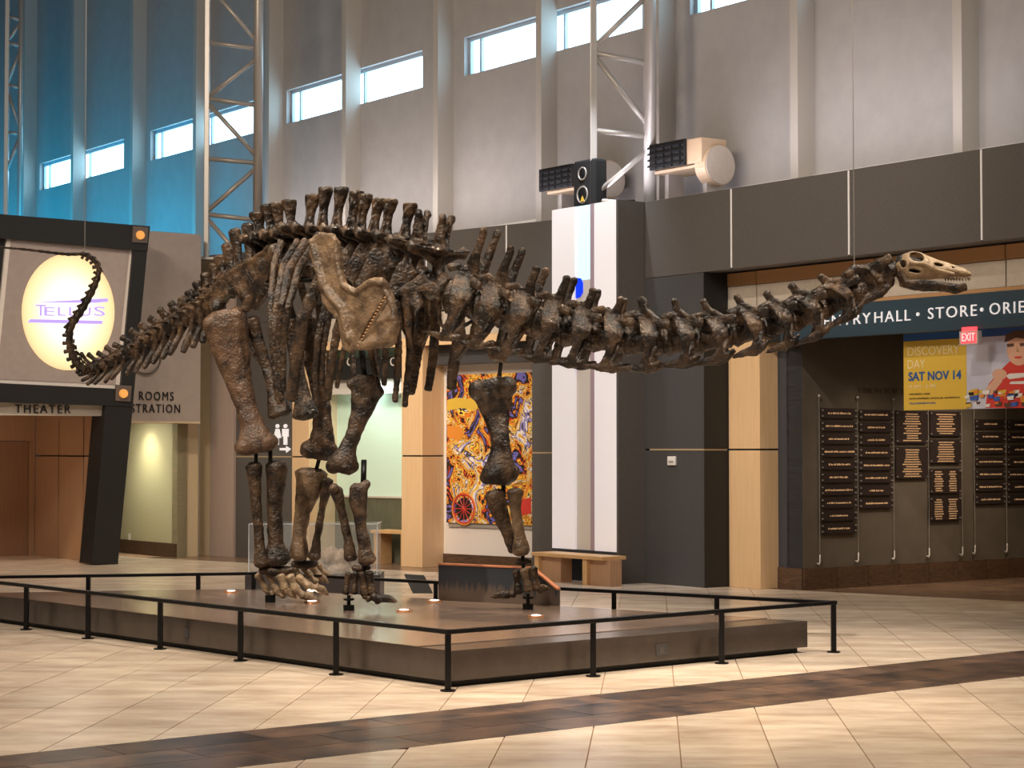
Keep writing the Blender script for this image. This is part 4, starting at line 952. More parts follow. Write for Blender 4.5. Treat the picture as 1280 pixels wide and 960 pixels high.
def dorsal(c, tipp, T, th_, tw, sc=1., bif=0, name='dorsal_vertebra', topw=.082, L=.19):
    q = Loc(c, T); b = MB(); X, Y, Z = q.T, q.L, q.Z
    b.loft([(q(-.5*L, 0, 0), .14*sc, .14*sc), (q(0, 0, 0), .10*sc, .10*sc), (q(.5*L, 0, 0), .14*sc, .14*sc)], D=Y, n=12)
    b.loft([(q(0, 0, .05), .08, .08), (q(0, 0, th_*.6), .06, .07), (q(0, 0, th_), .08, .08)], D=Y, n=10)
    for s_ in (-1, 1):
        b.loft([(q(0, s_*.03, th_-.12), .06, .04), (q(-.0, s_*tw*.55, th_-.04), .05, .026), (q(-.01, s_*tw, th_+.01), .07, .034)], D=X, n=8)
        b.loft([(q(0, s_*.03, th_-.02), .10, .022), (q(-.0, s_*tw*.6, th_+.0), .085, .020), (q(-.01, s_*tw, th_+.02), .075, .03)], D=Z, n=8)
        b.loft([(q(-.10, s_*.06, th_+.03), .04, .02), (q(.12, s_*.07, th_-.01), .045, .022)], D=Z, n=8)
    A_ = q(0, 0, th_-.03); tips = [tipp] if not bif else [tipp+Y*bif, tipp-Y*bif]
    for t in tips:
        B_ = A_.lerp(t, .45) if not bif else A_.lerp(t, .4)+(t-tipp)*.15
        if bif: b.loft([(A_, .13, .035), (B_, .07, .03), (A_.lerp(t, .8), .046, .034), (t-Z*.03, .046, .042), (t, .040, .036)], D=Y, n=10)
        else: b.loft([(A_, .13, .05), (A_.lerp(t, .22), .075, .04), (B_, .050, .040), (A_.lerp(t, .62), topw*.68, .045), (A_.lerp(t, .80), topw*.92, .062), (t-Z*.035, topw*1.05, .078), (t, topw*1.02, .074)], D=Y, n=12, roundcap=False)
        if not bif:
            for s_ in (-1, 1): b.loft([(A_+Y*.07*s_, .03, .03), (B_+Y*.03*s_, .016, .03), (A_.lerp(t, .8)+Y*.05*s_, .02, .03)], D=Y, n=8)
    return organic(b.build(name, 'bone', SK), .0135, .022, 2, tex2)
def caudal(c, tipp, T, r, L, tw, mt='bone', hi=True, sw=1.):
    q = Loc(c, T); b = MB(); X, Y, Z = q.T, q.L, q.Z
    b.loft([(q(-.46*L, 0, 0), r, r*.95), (q(0, 0, 0), r*.74, r*.74), (q(.46*L, 0, 0), r, r*.95)], D=Y, n=12)
    v = tipp-c; A_ = c+Z*r*.6
    b.loft([(A_, L*.32, r*.28), (A_.lerp(tipp, .5), max(L*.2, min(.042, r*.34))*sw, r*.22), (tipp-v.normalized()*.01, max(L*.26, min(.052, r*.42))*sw*1.1, r*.34)], D=Y, n=8)
    for s_ in (-1, 1):
        if tw > .02: b.loft([(q(0, s_*r*.5, r*.2), L*.2, r*.22), (q(-.1*L, s_*(r+tw), r*.25), L*.14, r*.12)], D=Z, n=8)
        b.loft([(q(.05*L, s_*r*.25, r*1.0), r*.16, r*.14), (q(.75*L, s_*r*.32, r*1.25), r*.14, r*.13)], D=Y, n=8)
        b.loft([(q(-.1*L, s_*r*.2, r*1.15), r*.15, r*.12), (q(-.6*L, s_*r*.28, r*1.3), r*.14, r*.12)], D=Y, n=8)
    o = b.build('caudal_vertebra', mt, SK)
    if hi: organic(o, max(.008, r*.11), .012, 2, tex2)
    else: o.data.polygons.foreach_set('use_smooth', [True]*len(o.data.polygons))
    return o
def interp(x, tab):
    for (x0, y0), (x1, y1) in zip(tab[:-1], tab[1:]):
        if x <= x1: return y0+(y1-y0)*max(0, (x-x0))/(x1-x0)
    return tab[-1][1]
DN = [(335, 20.85), (400, 20.33), (460, 19.93), (520, 19.55), (560, 19.33), (620, 19.02), (700, 18.72), (800, 18.5), (900, 18.38), (1000, 18.3), (1240, 18.25)]
DT = [(-80, 20.75), (0, 21.0), (60, 21.3), (90, 21.6), (110, 21.65), (200, 21.45), (260, 21.22), (335, 20.85)]
# cervicals: (cx, cy, tipy)
cerv = [(585, 372, 282), (620, 384, 305), (655, 394, 331), (692, 404, 343), (727, 413, 359), (765, 419, 371), (808, 423, 377), (853, 422, 379), (893, 419, 378), (937, 410, 371), (975, 402, 366), (1010, 391, 354), (1048, 374, 341), (1090, 352, 341)]
cp = [P3(x, y, interp(x, DN)) for x, y, _ in cerv]
for i, (x, y, ty) in enumerate(cerv):
    T = cp[min(i+1, len(cp)-1)]-cp[max(i-1, 0)]; d = interp(x, DN); L = (cp[min(i+1, len(cp)-1)]-cp[i-(1 if i == len(cp)-1 else 0)]).length
    tip = (y-ty)*d/F+(.025 if i > 5 else -.01); f = i/13
    if i == 13:
        cervical(cp[i], T, .36, .12, .08, .13, 1.0, bif=.01, name='axis_vertebra')
    else:
        drop = [.42, .40, .38, .37, .34, .32, .29, .25, .235, .22, .23, .23, .19][i]
        cervical(cp[i], T, L*1.0, tip, .27-.10*f, drop, 1.5-.72*f, bif=(.10-.09*f), lean=(.06 if i < 6 else -.05), thick=1.0-.3*f)
# dorsals: base/tip
dors = [(385, 334, 391, 243), (402, 334, 407, 234), (419, 335, 427, 234), (437, 337, 446, 239), (449, 338, 457, 243), (465, 340, 474, 248), (481, 342, 488, 249), (504, 346, 513, 254)]
dT = AX
for i, (x, y, tx, ty) in enumerate(dors):
    d = interp(x, DN); c = P3(x, y, d); t = P3(tx, ty, d-.02)
    dorsal(c, t, AX, .38, .42, topw=(.088 if i < 4 else .078)*random.uniform(.9, 1.08))
for x, y, tx, ty in ((522, 350, 526, 262), (548, 358, 556, 268)):
    d = interp(x, DN); dorsal(P3(x, y, d), P3(tx+3, ty+2, d), AX, .36, .44, bif=.07)
# first neck-like dorsals carry long upright tips
# sacrals
for x, y, tx, ty in ((366, 334, 361, 250), (352, 336, 345, 254), (340, 338, 335, 256), (328, 341, 321, 265)):
    d = interp(x, [(300, 21.02), (400, 20.33)]); dorsal(P3(x, y, d), P3(tx, ty, d), AX, .34, .30, name='sacral_vertebra', topw=.09)
for pts in ([(328, 300, .07), (325, 285, .05), (322, 270, .045)], [(342, 296, .06), (339, 280, .045), (336, 262, .04)]):
    organic(MB().loft([(P3(x, y, 20.85), w, .03) for x, y, w in pts], n=10).build('sacral_lamina', 'bone', SK), .013, .02, 2, tex2)
# caudals
cau = [(316, 346, 309, 280), (303, 351, 293, 287), (292, 357, 284, 305), (281, 363, 275, 320), (272, 370, 266, 330), (263, 377, 256, 342), (254, 383, 246, 352), (245, 389, 236, 364), (236, 394, 226, 372),
       (226, 400, 213, 378), (215, 406, 199, 386), (204, 413, 186, 397), (193, 420, 174, 405), (182, 427, 162, 412), (170, 434, 151, 421), (159, 441, 141, 430), (148, 447, 131, 433), (137, 453, 121, 440), (126, 458, 109, 442), (115, 461, 100, 441)]
cc = [P3(x, y, interp(x, DT)) for x, y, _, _ in cau]
rad = [(110, .062), (150, .075), (200, .10), (240, .13), (320, .15)]
for i, (x, y, tx, ty) in enumerate(cau):
    T = cc[max(i-1, 0)]-cc[min(i+1, len(cc)-1)]; d = interp(x, DT); r = interp(x, rad); L = (cc[max(i-1, 0)]-cc[min(i+1, len(cc)-1)]).length/2
    caudal(cc[i], P3(tx, ty, d+.02), T, r, L, .10 if x > 190 else .04, sw=1.55 if i < 4 else (1.25 if i < 8 else 1.05))
chev = [(262, 385, 253, 428), (256, 390, 241, 434), (246, 396, 229, 440), (236, 402, 212, 443), (226, 408, 203, 448), (215, 415, 191, 454), (204, 422, 180, 460), (190, 430, 168, 466), (178, 437, 158, 468), (166, 444, 139, 474), (155, 450, 131, 478), (144, 456, 118, 480), (132, 461, 109, 481), (120, 465, 102, 476), (110, 464, 98, 469)]
for i, (x, y, bx, by) in enumerate(chev):
    d = interp(x, DT); A_, B_ = P3((x+bx+9)/2+2, y+2, d), P3(bx, by, d-.05); b = MB(); k = interp(x, [(110, .018), (260, .034)])
    m_ = A_.lerp(B_, .4)+Vector((0.012, 0, 0)); Y = Vector((.5, .85, 0))
    for s_ in (-1, 1): b.loft([(A_+Y*.05*s_, k, k), (m_, k*1.1, k)], n=8)
    b.loft([(m_, k*1.2, k), (A_.lerp(B_, .75), k*1.4, k*.9), (B_, k*1.1, k*.8)], n=8)
    organic(b.build('chevron', 'bone', SK), .009, .008, 1, tex2)
# tail end
path = [(106, 462), (100, 458), (95, 452), (91, 444), (88, 435), (87, 426), (87, 417), (89, 408), (94, 400), (100, 392), (105, 384), (110, 375), (115, 366), (119, 357), (122.5, 348), (124, 339), (121, 330), (116, 324), (109, 319.5), (102, 317.5)]
dps = lambda i: 21.62-.012*i
tp_ = [P3(x, y, dps(i)) for i, (x, y) in enumerate(path)]
for i in range(len(path)-1):
    a, b_ = tp_[i], tp_[i+1]; T = a-b_; c = (a+b_)/2; r = .056-.0018*i; L = T.length*1.02
    _, Lt, Up = frame_of(T); side = Up if abs(T.normalized().z) < .9 else Vector((-1, 0, 0))
    out = Vector((-(T.z), 0, T.x)).normalized()
    if i < 12: out = Vector((T.z, 0, -T.x)).normalized()*(-1)
    caudal(c, c-out*(r+.035)+(b_-a)*.3, T, r, L, 0, hi=False)
wp = [(102, 317.5), (85, 318), (70, 316.5), (50, 314), (28, 311.5), (0, 309), (-30, 307), (-60, 306)]
for i in range(len(wp)-1):
    A_, B_ = P3(*wp[i], 21.38-.06*i), P3(*wp[i+1], 21.32-.06*i); r = .021-.0017*i
    for k in range(2):
        p, q_ = A_.lerp(B_, k/2), A_.lerp(B_, (k+.96)/2); MB().loft([(p, r, r), (p.lerp(q_, .5), r*.75, r*.75), (q_, r, r)], n=8).build('caudal_vertebra', 'bone', SK, True)
# ---- ribs near side (px path, width, lateral offsets)
def rib(pts, offs, w0, w1, head=0, m='bone', wm=None, name='rib', tf=.42):
    n = len(pts); b = MB(); L = []
    for i, (x, y) in enumerate(pts):
        t = i/(n-1); off = offs[0]+(offs[1]-offs[0])*min(1, t*2) if t < .5 else offs[1]+(offs[2]-offs[1])*(t-.5)*2
        d = Dp(x, off); w = w0+(w1-w0)*t; L.append((P3(x, y, d), w, max(.016, w*tf)))
    L2 = []
    for i in range(len(L)-1):
        L2.append(L[i]); L2.append(((L[i][0]+L[i+1][0])/2, (L[i][1]+L[i+1][1])/2, (L[i][2]+L[i+1][2])/2))
    L2.append(L[-1]); b.loft(L2, D=CAMD, n=10)
    return organic(b.build(name, m, SK), .012, .014, 2, tex2)
NR = (.40, .68, .62)
rib([(352, 300), (343, 330), (339, 370), (339, 410), (343, 460), (347, 500)], NR, .045, .036)
rib([(374, 300), (355, 330), (347, 370), (343, 410), (344, 460), (350, 505)], NR, .05, .036)
rib([(384, 300), (362, 335), (352, 380), (348, 430), (352, 500)], NR, .055, .036)
rib([(400, 292), (374, 335), (360, 385), (354, 430), (354, 490)], NR, .05, .034)
rib([(412, 330), (392, 365), (378, 400), (371, 450), (364, 500)], (.6, .72, .66), .075, .062, tf=.5)
rib([(420, 360), (406, 385), (397, 425), (394, 470), (396, 505)], (.6, .70, .64), .045, .032)
rib([(428, 365), (411, 395), (403, 440), (402, 482)], (.58, .66, .6), .045, .032)
rib([(436, 370), (422, 410), (414, 455), (409, 500)], (.55, .62, .56), .05, .045)
rib([(436, 400), (429, 440), (421, 485)], (.5, .56, .5), .035, .028)
# ribs between scapula and neck, broad plates at top
def plate_rib(outline, path, dtop, dbot, w0, w1, nm='rib'):
    b = MB(); fr_ = Vector((0, 0, 0))
    n = len(outline); th_ = .022; vs = []
    for x, y in outline: vs.append(P3(x, y, dtop))
    mid = sum(vs, Vector())/n
    fr = []; 
    front = [v+Vector((-.02, -th_, 0)) for v in vs]; back = [v+Vector((.02, th_, 0)) for v in vs]
    b.add(front+back+[mid+Vector((0, -th_*1.3, 0)), mid+Vector((0, th_*1.3, 0))], [(i, (i+1) % n, 2*n) for i in range(n)]+[(n+(i+1) % n, n+i, 2*n+1) for i in range(n)]+[(i, i+n, (i+1) % n+n, (i+1) % n) for i in range(n)])
    m_ = len(path); L = []
    for i, (x, y) in enumerate(path):
        t = i/(m_-1); L.append((P3(x, y, dtop+(dbot-dtop)*t), w0+(w1-w0)*t, (w0+(w1-w0)*t)*.6))
    b.loft(L, n=10)
    return organic(b.build(nm, 'bone', SK), .013, .016, 2, tex2)
plate_rib([(428, 330), (430, 312), (440, 302), (450, 300), (452, 312), (441, 330), (434, 345), (428, 348)], [(432, 345), (430, 370), (428, 400)], 19.75, 19.6, .05, .03)
plate_rib([(432, 348), (437, 328), (448, 308), (457, 297), (470, 306), (466, 322), (452, 338), (448, 352), (440, 358)], [(440, 350), (438, 380), (440, 420)], 19.6, 19.5, .05, .03)
plate_rib([(444, 360), (452, 340), (462, 318), (472, 302), (478, 300), (486, 308), (500, 328), (497, 334), (478, 334), (466, 345), (456, 358)], [(450, 352), (452, 390), (462, 430), (470, 470)], 19.4, 19.3, .06, .03)
plate_rib([(486, 362), (492, 345), (501, 327), (508, 325), (520, 338), (524, 342), (514, 352), (500, 370), (492, 372)], [(495, 360), (497, 395), (498, 440), (494, 502)], 19.15, 19.1, .05, .032)
plate_rib([(490, 370), (505, 358), (520, 348), (529, 341), (536, 350), (548, 357), (554, 364), (550, 372), (538, 364), (520, 364), (506, 370)], [(506, 362), (510, 400), (512, 440), (506, 508)], 19.1, 19.15, .045, .034)
rib([(522, 358), (525, 400), (520, 450), (513, 492)], (.05, .1, .1), .06, .055, tf=.5)
rib([(544, 362), (545, 400), (541, 450), (535, 488)], (-.2, -.2, -.2), .06, .045, tf=.5)
rib([(571, 382), (574, 420), (567, 455), (564, 486)], (-.45, -.6, -.6), .08, .055, tf=.5)
rib([(483, 395), (482, 440), (480, 482)], (-.5, -.5, -.5), .04, .035)
rib([(603, 402), (588, 428), (572, 449)], (-.2, -.3, -.3), .028, .03)
for pts in ([(355, 340), (362, 380), (372, 420), (381, 450)], [(390, 335), (398, 380), (404, 430), (406, 470)], [(372, 340), (385, 390), (392, 440), (390, 480)], [(420, 335), (432, 390), (440, 440), (442, 470)], [(455, 345), (465, 400), (470, 440), (470, 500)]):
    rib(pts, (-.38, -.68, -.6), .05, .035)
rib([(548, 372), (550, 405), (566, 416), (592, 400)], (.15, .1, -.1), .03, .02, name='clavicle')
# ---- pelvis
def plate(outline, dfun, th_, nm, m='bone', bulge=1.6, vox=.013, disp=.03, extra=None, ridges=None):
    n = len(outline); b = MB(); mid2 = (sum(p[0] for p in outline)/n, sum(p[1] for p in outline)/n)
    inner = [(x+(mid2[0]-x)*.45, y+(mid2[1]-y)*.45) for x, y in outline]
    def lay(pts, k): return [P3(x, y, dfun(x, y))+NL*k for x, y in pts]
    f = lay(outline, th_)+lay(inner, th_*bulge)+lay([mid2], th_*bulge); r = lay(outline, -th_)+lay(inner, -th_*bulge)+lay([mid2], -th_*bulge)
    N2 = 2*n+1; fs = []
    for i in range(n):
        j = (i+1) % n; fs += [(i, j, n+j, n+i), (n+i, n+j, 2*n), (N2+j, N2+i, N2+n+i, N2+n+j), (N2+n+j, N2+n+i, N2+2*n), (j, i, N2+i, N2+j)]
    b.add(f+r, fs)
    for rd in (ridges or []):
        b.loft([(P3(x, y, dfun(x, y))+NL*th_*1.4, w, w*.7) for x, y, w in rd], n=10)
    for e in (extra or []):
        r_ = e[3]; b.ell(P3(e[0], e[1], dfun(e[0], e[1])), (r_, 0, 0), (0, r_, 0), (0, 0, r_))
    return organic(b.build(nm, m, SK), vox, disp, 3)
ilio = [(258, 388), (257, 372), (266, 356), (280, 342), (298, 331), (318, 322), (336, 306), (349, 303), (347, 316), (336, 336), (327, 352), (320, 370), (312, 388), (305, 384), (300, 372), (288, 368), (278, 380), (270, 392)]
plate(ilio, lambda x, y: Dp(x, .42), .03, 'ilium', ridges=[[(346, 312, .045), (332, 336, .05), (320, 362, .05), (310, 388, .055)], [(262, 372, .03), (284, 346, .03), (318, 326, .03), (345, 308, .03)]], extra=[(272, 384, 0, .10)])
plate([(300+(x-300)*.9+48, y-4) for x, y in ilio], lambda x, y: Dp(x, -.42), .03, 'ilium')
pxbone('pubis', [(312, 400, 20.5, 26), (322, 425, 20.5, 17), (334, 460, 20.5, 14), (343, 492, 20.45, 18), (350, 518, 20.4, 34)], tf=.5)
pxbone('pubis', [(366, 402, 21.1, 26), (368, 435, 21.0, 18), (373, 470, 20.9, 18), (379, 498, 20.85, 22), (382, 520, 20.8, 35)], tf=.5)
pxbone('ischium', [(300, 400, 20.6, 22), (318, 440, 20.9, 12), (350, 480, 21.1, 12)], tf=.6)
# ---- shoulder
scap = [(387, 316), (388, 303), (394, 294), (405, 290), (417, 293), (424, 302), (426, 318), (428, 338), (433, 354), (442, 362), (452, 360), (460, 350), (470, 346), (478, 347), (484, 353), (484, 362), (478, 380), (458, 410), (447, 436), (438, 442), (430, 436), (426, 418), (423, 400), (412, 388), (404, 376), (401, 358), (397, 340)]
plate(scap, lambda x, y: Dp(x, .80)-.02, .026, 'scapula', 'bone_light', bulge=1.1, ridges=[[(392, 300, .03), (399, 330, .04), (408, 360, .05), (430, 385, .045), (440, 425, .04)], [(422, 300, .028), (425, 330, .03), (432, 356, .035), (447, 366, .035), (466, 352, .035), (482, 354, .03)]])
plate([(485, 358), (491, 372), (496, 392), (498, 410), (494, 428), (484, 436), (474, 432), (462, 437), (449, 436), (458, 412), (474, 386)], lambda x, y: Dp(x, .76)-.02, .032, 'coracoid', 'bone_light', bulge=1.5, ridges=[[(452, 432, .05), (470, 430, .06), (488, 424, .055), (496, 408, .03)], [(486, 362, .03), (495, 385, .03), (497, 410, .03)], [(468, 414, .03), (480, 402, .035), (492, 396, .03)]])
# suture stitches of the coracoid
b = MB()
for k in range(16):
    t = k/15; x, y = 481-33*t, 372+60*t; p = P3(x, y, Dp(x, .80)-.07); b.ell(p, (.014, 0, .006), (0, .012, 0), (-.004, 0, .009), 6, 4)
b.build('suture_line', 'tan', SK, True)
plate([(x*.62+246, y+22) for x, y in scap], lambda x, y: Dp(x, -.75), .026, 'scapula')
# ---- near hind leg
pxbone('femur', [(281, 395, 20.35, 54), (283, 408, 20.35, 57), (287, 432, 20.35, 50), (298, 475, 20.33, 35), (308, 508, 20.3, 27), (315, 532, 20.28, 32), (320, 550, 20.25, 46), (321, 560, 20.25, 50)], extra=[(263, 404, 20.3, 20), (297, 395, 20.5, 26), (306, 559, 20.2, 28, .8), (335, 552, 20.25, 28, .8)], m='bone_mid', tf=.55)
pxbone('tibia', [(346, 582, 20.35, 30), (345, 600, 20.35, 25), (343, 640, 20.35, 19), (345, 680, 20.35, 21), (347, 700, 20.35, 36)])
pxbone('fibula', [(317, 582, 20.3, 22), (319, 610, 20.3, 16), (322, 650, 20.3, 12), (325, 685, 20.3, 14), (328, 705, 20.3, 22)])
pxbone('astragalus', [(326, 712, 20.35, 14), (345, 714, 20.35, 15), (366, 712, 20.4, 14)], D=ZZ)
def toe(pts, d, w, m='bone_toe', claw=False, nm='metatarsal'):
    """metatarsal then phalanges"""
    n = len(pts)
    for i in range(n-1):
        (x0, y0), (x1, y1) = pts[i], pts[i+1]; k = w*(1-.08*i)
        last = claw and i == n-2
        name = nm if i == 0 else ('claw' if last else 'phalanx')
        A_, B_ = P3(x0, y0, d), P3(x1, y1, d); v = B_-A_; A2, B2 = A_+v*.03, B_-v*.03
        b = MB(); r = k*d/F/2
        if last: b.loft([(A2, r, r*.8), (A_.lerp(B_, .4)+Vector((0, 0, r*.25)), r*.95, r*.6), (A_.lerp(B_, .75), r*.6, r*.4), (B2, r*.2, r*.15)], n=10)
        else: b.loft([(A2, r, r*.9), (A_.lerp(B_, .5), r*.66, r*.66), (B2, r*1.02, r*.9)], n=10)
        organic(b.build(name, m, SK), .010, .012, 2, tex2)
toe([(322, 718), (334, 738), (342, 742)], 20.45, 11); toe([(336, 718), (347, 740), (355, 745)], 20.4, 11); toe([(350, 718), (357, 736), (371, 748)], 20.35, 14, claw=True)
toe([(362, 720), (370, 737), (380, 745), (393, 748)], 20.3, 13, claw=True); toe([(372, 722), (388, 734), (398, 735), (411, 744)], 20.35, 13, claw=True)
# ---- far hind leg
pxbone('femur', [(382, 400, 21.5, 36), (388, 430, 21.5, 30), (396, 470, 21.5, 23), (402, 505, 21.5, 22), (404, 535, 21.5, 26), (402, 556, 21.5, 36), (400, 568, 21.5, 42)], extra=[(386, 562, 21.5, 24), (412, 562, 21.5, 20)], tf=.65)
pxbone('tibia', [(389, 590, 21.6, 42, .5), (388, 606, 21.6, 38, .6), (378, 640, 21.6, 20), (374, 670, 21.6, 18), (374, 695, 21.6, 26)], m='bone_light')
pxbone('fibula', [(410, 600, 21.5, 15), (402, 640, 21.5, 9), (396, 675, 21.5, 10), (393, 697, 21.5, 17)])
pxbone('astragalus', [(366, 705, 21.7, 12), (382, 706, 21.7, 13), (396, 704, 21.7, 12)], D=ZZ)
toe([(378, 708), (388, 722), (396, 727)], 21.8, 10); toe([(390, 708), (400, 722), (411, 729)], 21.9, 11, claw=True); toe([(398, 706), (408, 719), (418, 723)], 22.0, 9, claw=True); toe([(368, 710), (376, 722), (386, 728)], 21.7, 10)
# ---- near foreleg
pxbone('humerus', [(456, 472, 19.4, 38, .45), (458, 490, 19.4, 40, .45), (452, 515, 19.4, 28, .55), (443, 540, 19.4, 19), (435, 560, 19.4, 22), (430, 576, 19.4, 36), (428, 584, 19.4, 38)], extra=[(441, 480, 19.4, 16), (472, 490, 19.4, 16), (417, 583, 19.4, 20), (440, 583, 19.4, 18)])
pxbone('ulna', [(449, 608, 19.3, 24), (448, 625, 19.3, 24), (451, 655, 19.3, 15), (456, 685, 19.3, 17), (459, 702, 19.3, 24)], extra=[(457, 606, 19.3, 14), (418, 611, 19.35, 14)], m='bone')
pxbone('radius', [(420, 612, 19.4, 18), (428, 640, 19.4, 11), (434, 670, 19.4, 11), (439, 698, 19.4, 18)])
pxbone('carpal', [(441, 710, 19.4, 9), (452, 711, 19.4, 10), (462, 709, 19.4, 9)], D=ZZ)
toe([(436, 717), (432, 742)], 19.45, 11, 'bone', nm='metacarpal'); toe([(445, 716), (443, 742)], 19.4, 10, 'bone', nm='metacarpal')
toe([(453, 716), (456, 744), (462, 749)], 19.35, 12, 'bone', nm='metacarpal'); toe([(461, 716), (466, 742), (474, 752)], 19.35, 13, 'bone', nm='metacarpal')
toe([(466, 746), (478, 748), (498, 752)], 19.3, 12, 'bone', claw=True, nm='phalanx')
# ---- far foreleg
pxbone('humerus', [(614, 478, 19.75, 46, .45), (617, 495, 19.75, 50, .45), (620, 520, 19.75, 34, .5), (625, 545, 19.7, 24, .7), (626, 565, 19.7, 27), (625, 588, 19.7, 44), (624, 597, 19.7, 46)], extra=[(598, 488, 19.75, 26), (634, 483, 19.7, 26), (608, 597, 19.7, 18), (640, 590, 19.7, 20)])
pxbone('ulna', [(618, 617, 19.7, 26), (623, 635, 19.7, 24), (632, 660, 19.7, 16), (643, 688, 19.7, 16)])
pxbone('radius', [(643, 614, 19.6, 21), (645, 640, 19.6, 14), (649, 668, 19.6, 14), (652, 690, 19.6, 24)], m='bone_light')
pxbone('carpal', [(644, 702, 19.65, 8), (654, 702, 19.65, 10), (664, 701, 19.65, 8)], D=ZZ)
toe([(646, 714), (648, 741)], 19.7, 13, 'bone', nm='metacarpal'); toe([(655, 712), (662, 738)], 19.6, 13, 'bone_light', nm='metacarpal'); toe([(666, 710), (672, 737), (688, 735)], 19.6, 12, 'bone', nm='metacarpal', claw=True)
toe([(642, 742), (634, 743), (612, 746)], 19.6, 12, 'bone', nm='phalanx', claw=True)
# ---- mounts
for x, y0, yb, d in ((436, 744, 762, 19.42), (660, 742, 760.5, 19.55), (338, 740, 752, 20.45), (398, 715, 731, 21.9)):
    p = P3(x, y0, d); z = ZP; m_ = MB(); m_.tube((p.x, d, z+.05), (p.x, d, p.z), .018, 8); m_.tube((p.x, d, p.z-.05), (p.x, d, p.z-.03), .055, 12); m_.tube((p.x, d, z), (p.x, d, z+.055), .055, 12); m_.build('mount_stand', 'mount_wire', SK)
for a, b_, r in (((455, 575, 19.4), (454, 612, 19.35), .028), ((338, 556, 20.3), (338, 590, 20.35), .022), ((628, 440, 19.7), (624, 470, 19.7), .02), ((452, 436, 19.3), (456, 470, 19.4), .03), ((400, 570, 21.5), (394, 592, 21.6), .022),
                 ((455, 700, 19.35), (455, 722, 19.35), .02), ((628, 596, 19.7), (630, 620, 19.7), .022), ((653, 690, 19.65), (655, 716, 19.65), .02), ((345, 698, 20.4), (347, 722, 20.4), .02), ((380, 695, 21.7), (383, 712, 21.75), .02), ((320, 560, 20.3), (320, 585, 20.3), .02)):
    MB().tube(P3(*a), P3(*b_), r, 8).build('support_rod', 'mount_wire', SK, True)
MB().loft([(P3(300, 352, 20.95), .03, .03), (P3(400, 350, 20.33), .03, .03), (P3(520, 366, 19.6), .03, .03), (P3(640, 396, 19.0), .025, .025)], n=8).build('support_rod', 'mount_wire', SK, True)
# lower fused pieces at neck base
pxbone('sternal_plate', [(612, 428, 19.3, 16), (617, 445, 19.3, 14), (632, 448, 19.3, 12)], tf=.5)
# ---- skull (side profile lofted, orbits cut)
dS = 18.25; FS = Fr((0, dS), (1, 0), (0, -1))
def sk(x, y, k=0): p = P3(x, y, dS); p.y += k; return p
b = MB()
top = [(1117, 330), (1122, 323), (1130, 317), (1140, 313.5), (1150, 315), (1160, 320), (1172, 324.5), (1184, 328), (1196, 332), (1206, 336), (1213, 341)]
bot = [(1119, 338), (1123, 343), (1130, 350), (1140, 352), (1150, 351.5), (1160, 350), (1172, 348.5), (1184, 348), (1196, 347), (1206, 347), (1213, 345.5)]
wid = [.05, .085, .12, .135, .135, .12, .10, .09, .085, .08, .055]
rings = []
nseg = 16
vs = []; fs = []
for (t, bt_, w) in zip(top, bot, wid):
    zc, zt2_, zb2 = None, sk(*t), sk(*bt_)
    c = (zt2_+zb2)/2; h = (zt2_-zb2).length/2; up_ = (zt2_-zb2).normalized()
    for k in range(nseg):
        a = 2*math.pi*k/nseg; s_, c_ = math.sin(a), math.cos(a)
        vs.append(c+up_*h*s_+Vector((0, w*(abs(c_)**.8)*(1 if c_ > 0 else -1)*(1-.25*max(0, s_)), 0)))
for i in range(len(top)-1):
    for k in range(nseg):
        a, b2 = i*nseg+k, i*nseg+(k+1) % nseg; fs.append((a, a+nseg, b2+nseg, b2))
fs.append(tuple(range(nseg))); L0 = (len(top)-1)*nseg; fs.append(tuple(range(L0+nseg-1, L0-1, -1)))
b.add(vs, fs)
skull = b.build('skull', 'bone_pale', SK)
cut = MB()
for x, y, rx, rz in ((1144, 322.5, 9.5, 6.6), (1127, 331, 4, 5), (1171, 332, 7, 2.2), (1188, 335, 4, 1.2), (1140, 340, 8, 2.5)):
    px_ = dS/F; cut.ell(sk(x, y), (rx*px_, 0, -.12*rx*px_), (0, .4, 0), (0, 0, rz*px_), 16, 8)
cutb = cut.build('skull_cutter_tmp', 'bone')
bm_ = skull.modifiers.new('holes', 'BOOLEAN'); bm_.object = cutb; bm_.operation = 'DIFFERENCE'; bm_.solver = 'EXACT'
core = MB(); 
bpy.context.view_layer.update(); dg = bpy.context.evaluated_depsgraph_get()
me = bpy.data.meshes.new_from_object(skull.evaluated_get(dg)); skull.modifiers.clear(); skull.data = me; bpy.data.objects.remove(cutb)
organic(skull, .008, .010, 1, tex2)
b = MB(); b.loft([(sk(1124, 327), .07, .07), (sk(1150, 332), .075, .05), (sk(1180, 337), .03, .03)], D=Vector((0, 1, 0)), n=12); organic(b.build('braincase', 'bone', skull), .01, .01, 1, tex2)
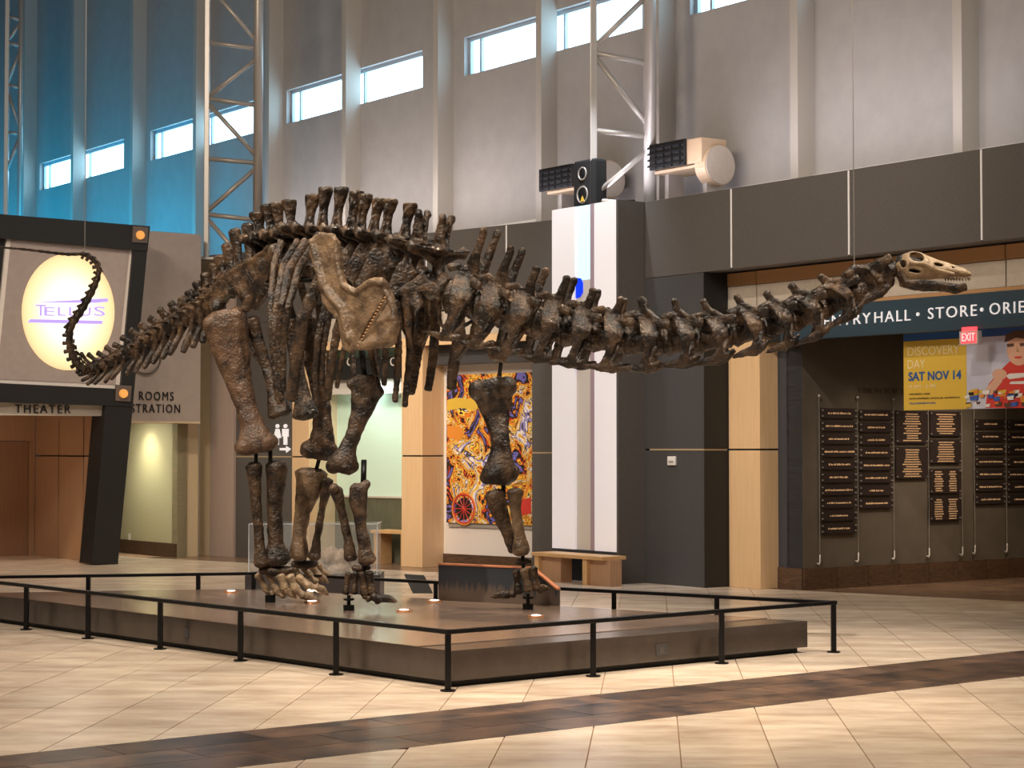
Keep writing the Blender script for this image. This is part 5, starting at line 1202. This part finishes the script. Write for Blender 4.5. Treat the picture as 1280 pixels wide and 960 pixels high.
for s_ in (-1, 1):   # brow and cheek bars
    b = MB(); b.loft([(sk(1134, 330, s_*.125), .022, .02), (sk(1150, 331, s_*.135), .02, .018), (sk(1165, 338, s_*.115), .022, .02), (sk(1190, 344, s_*.09), .018, .016)], n=8); organic(b.build('cheek_bar', 'bone_pale', skull), .009, .008, 1, tex2)
for s_ in (-1, 1):
    organic(MB().loft([(sk(1124, 340, s_*.08), .03, .02), (sk(1128, 348, s_*.09), .028, .02), (sk(1131, 354, s_*.10), .03, .02)], n=8).build('quadrate', 'bone', skull), .009, .006, 1, tex2)
# mandible, two rami joined at the chin
b = MB()
mt_ = [(1128, 354, 7), (1142, 355.5, 12), (1158, 357.5, 13), (1172, 358, 11), (1184, 359, 11), (1196, 361.5, 12), (1206, 359, 11)]
for s_ in (-1, 1):
    b.loft([(sk(x, y, s_*(.11-.06*(i/6)**2)), h*dS/F/2, .018) for i, (x, y, h) in enumerate(mt_)], n=10)
b.loft([(sk(1200, 361, -.05), .035, .03), (sk(1204, 360, 0), .038, .03), (sk(1200, 361, .05), .035, .03)], D=ZZ, n=10)
mand = organic(b.build('mandible', 'bone', SK), .009, .010, 1, tex2)
def teeth(rows, up_, par):
    for i in range(9):
        for s_ in (-1, 1):
            x = 1184+i*3.4; k = s_*(.082-.05*(i/8)**2); y = 347.5 if up_ else 357
            p = sk(x, y, k); MB().loft([(p, .009, .008), (p+Vector((.006, 0, -.022 if up_ else .03)), .004, .004)], n=6).build('tooth', 'bone_light', par, True)
teeth(9, True, skull)
pxbone('atlas', [(1104, 344, 18.25, 24), (1112, 338, 18.25, 22), (1120, 334, 18.25, 18)], vox=.01, disp=.01)
for ch in SK.children: pass
# ---- suspension wires
for lab, A_, B_ in (('thin steel wire holding up the neck from the ceiling', P3(1068, 356, 18.27), None), ('thin steel wire holding up the curled tail from the ceiling', P3(106, 318, 21.4), None)):
    w = MB().tube(A_, (A_.x-.02, A_.y, 15), .0045, 6).build('suspension_wire', 'cable'); tag(w, lab, 'wire')
finish_texts()
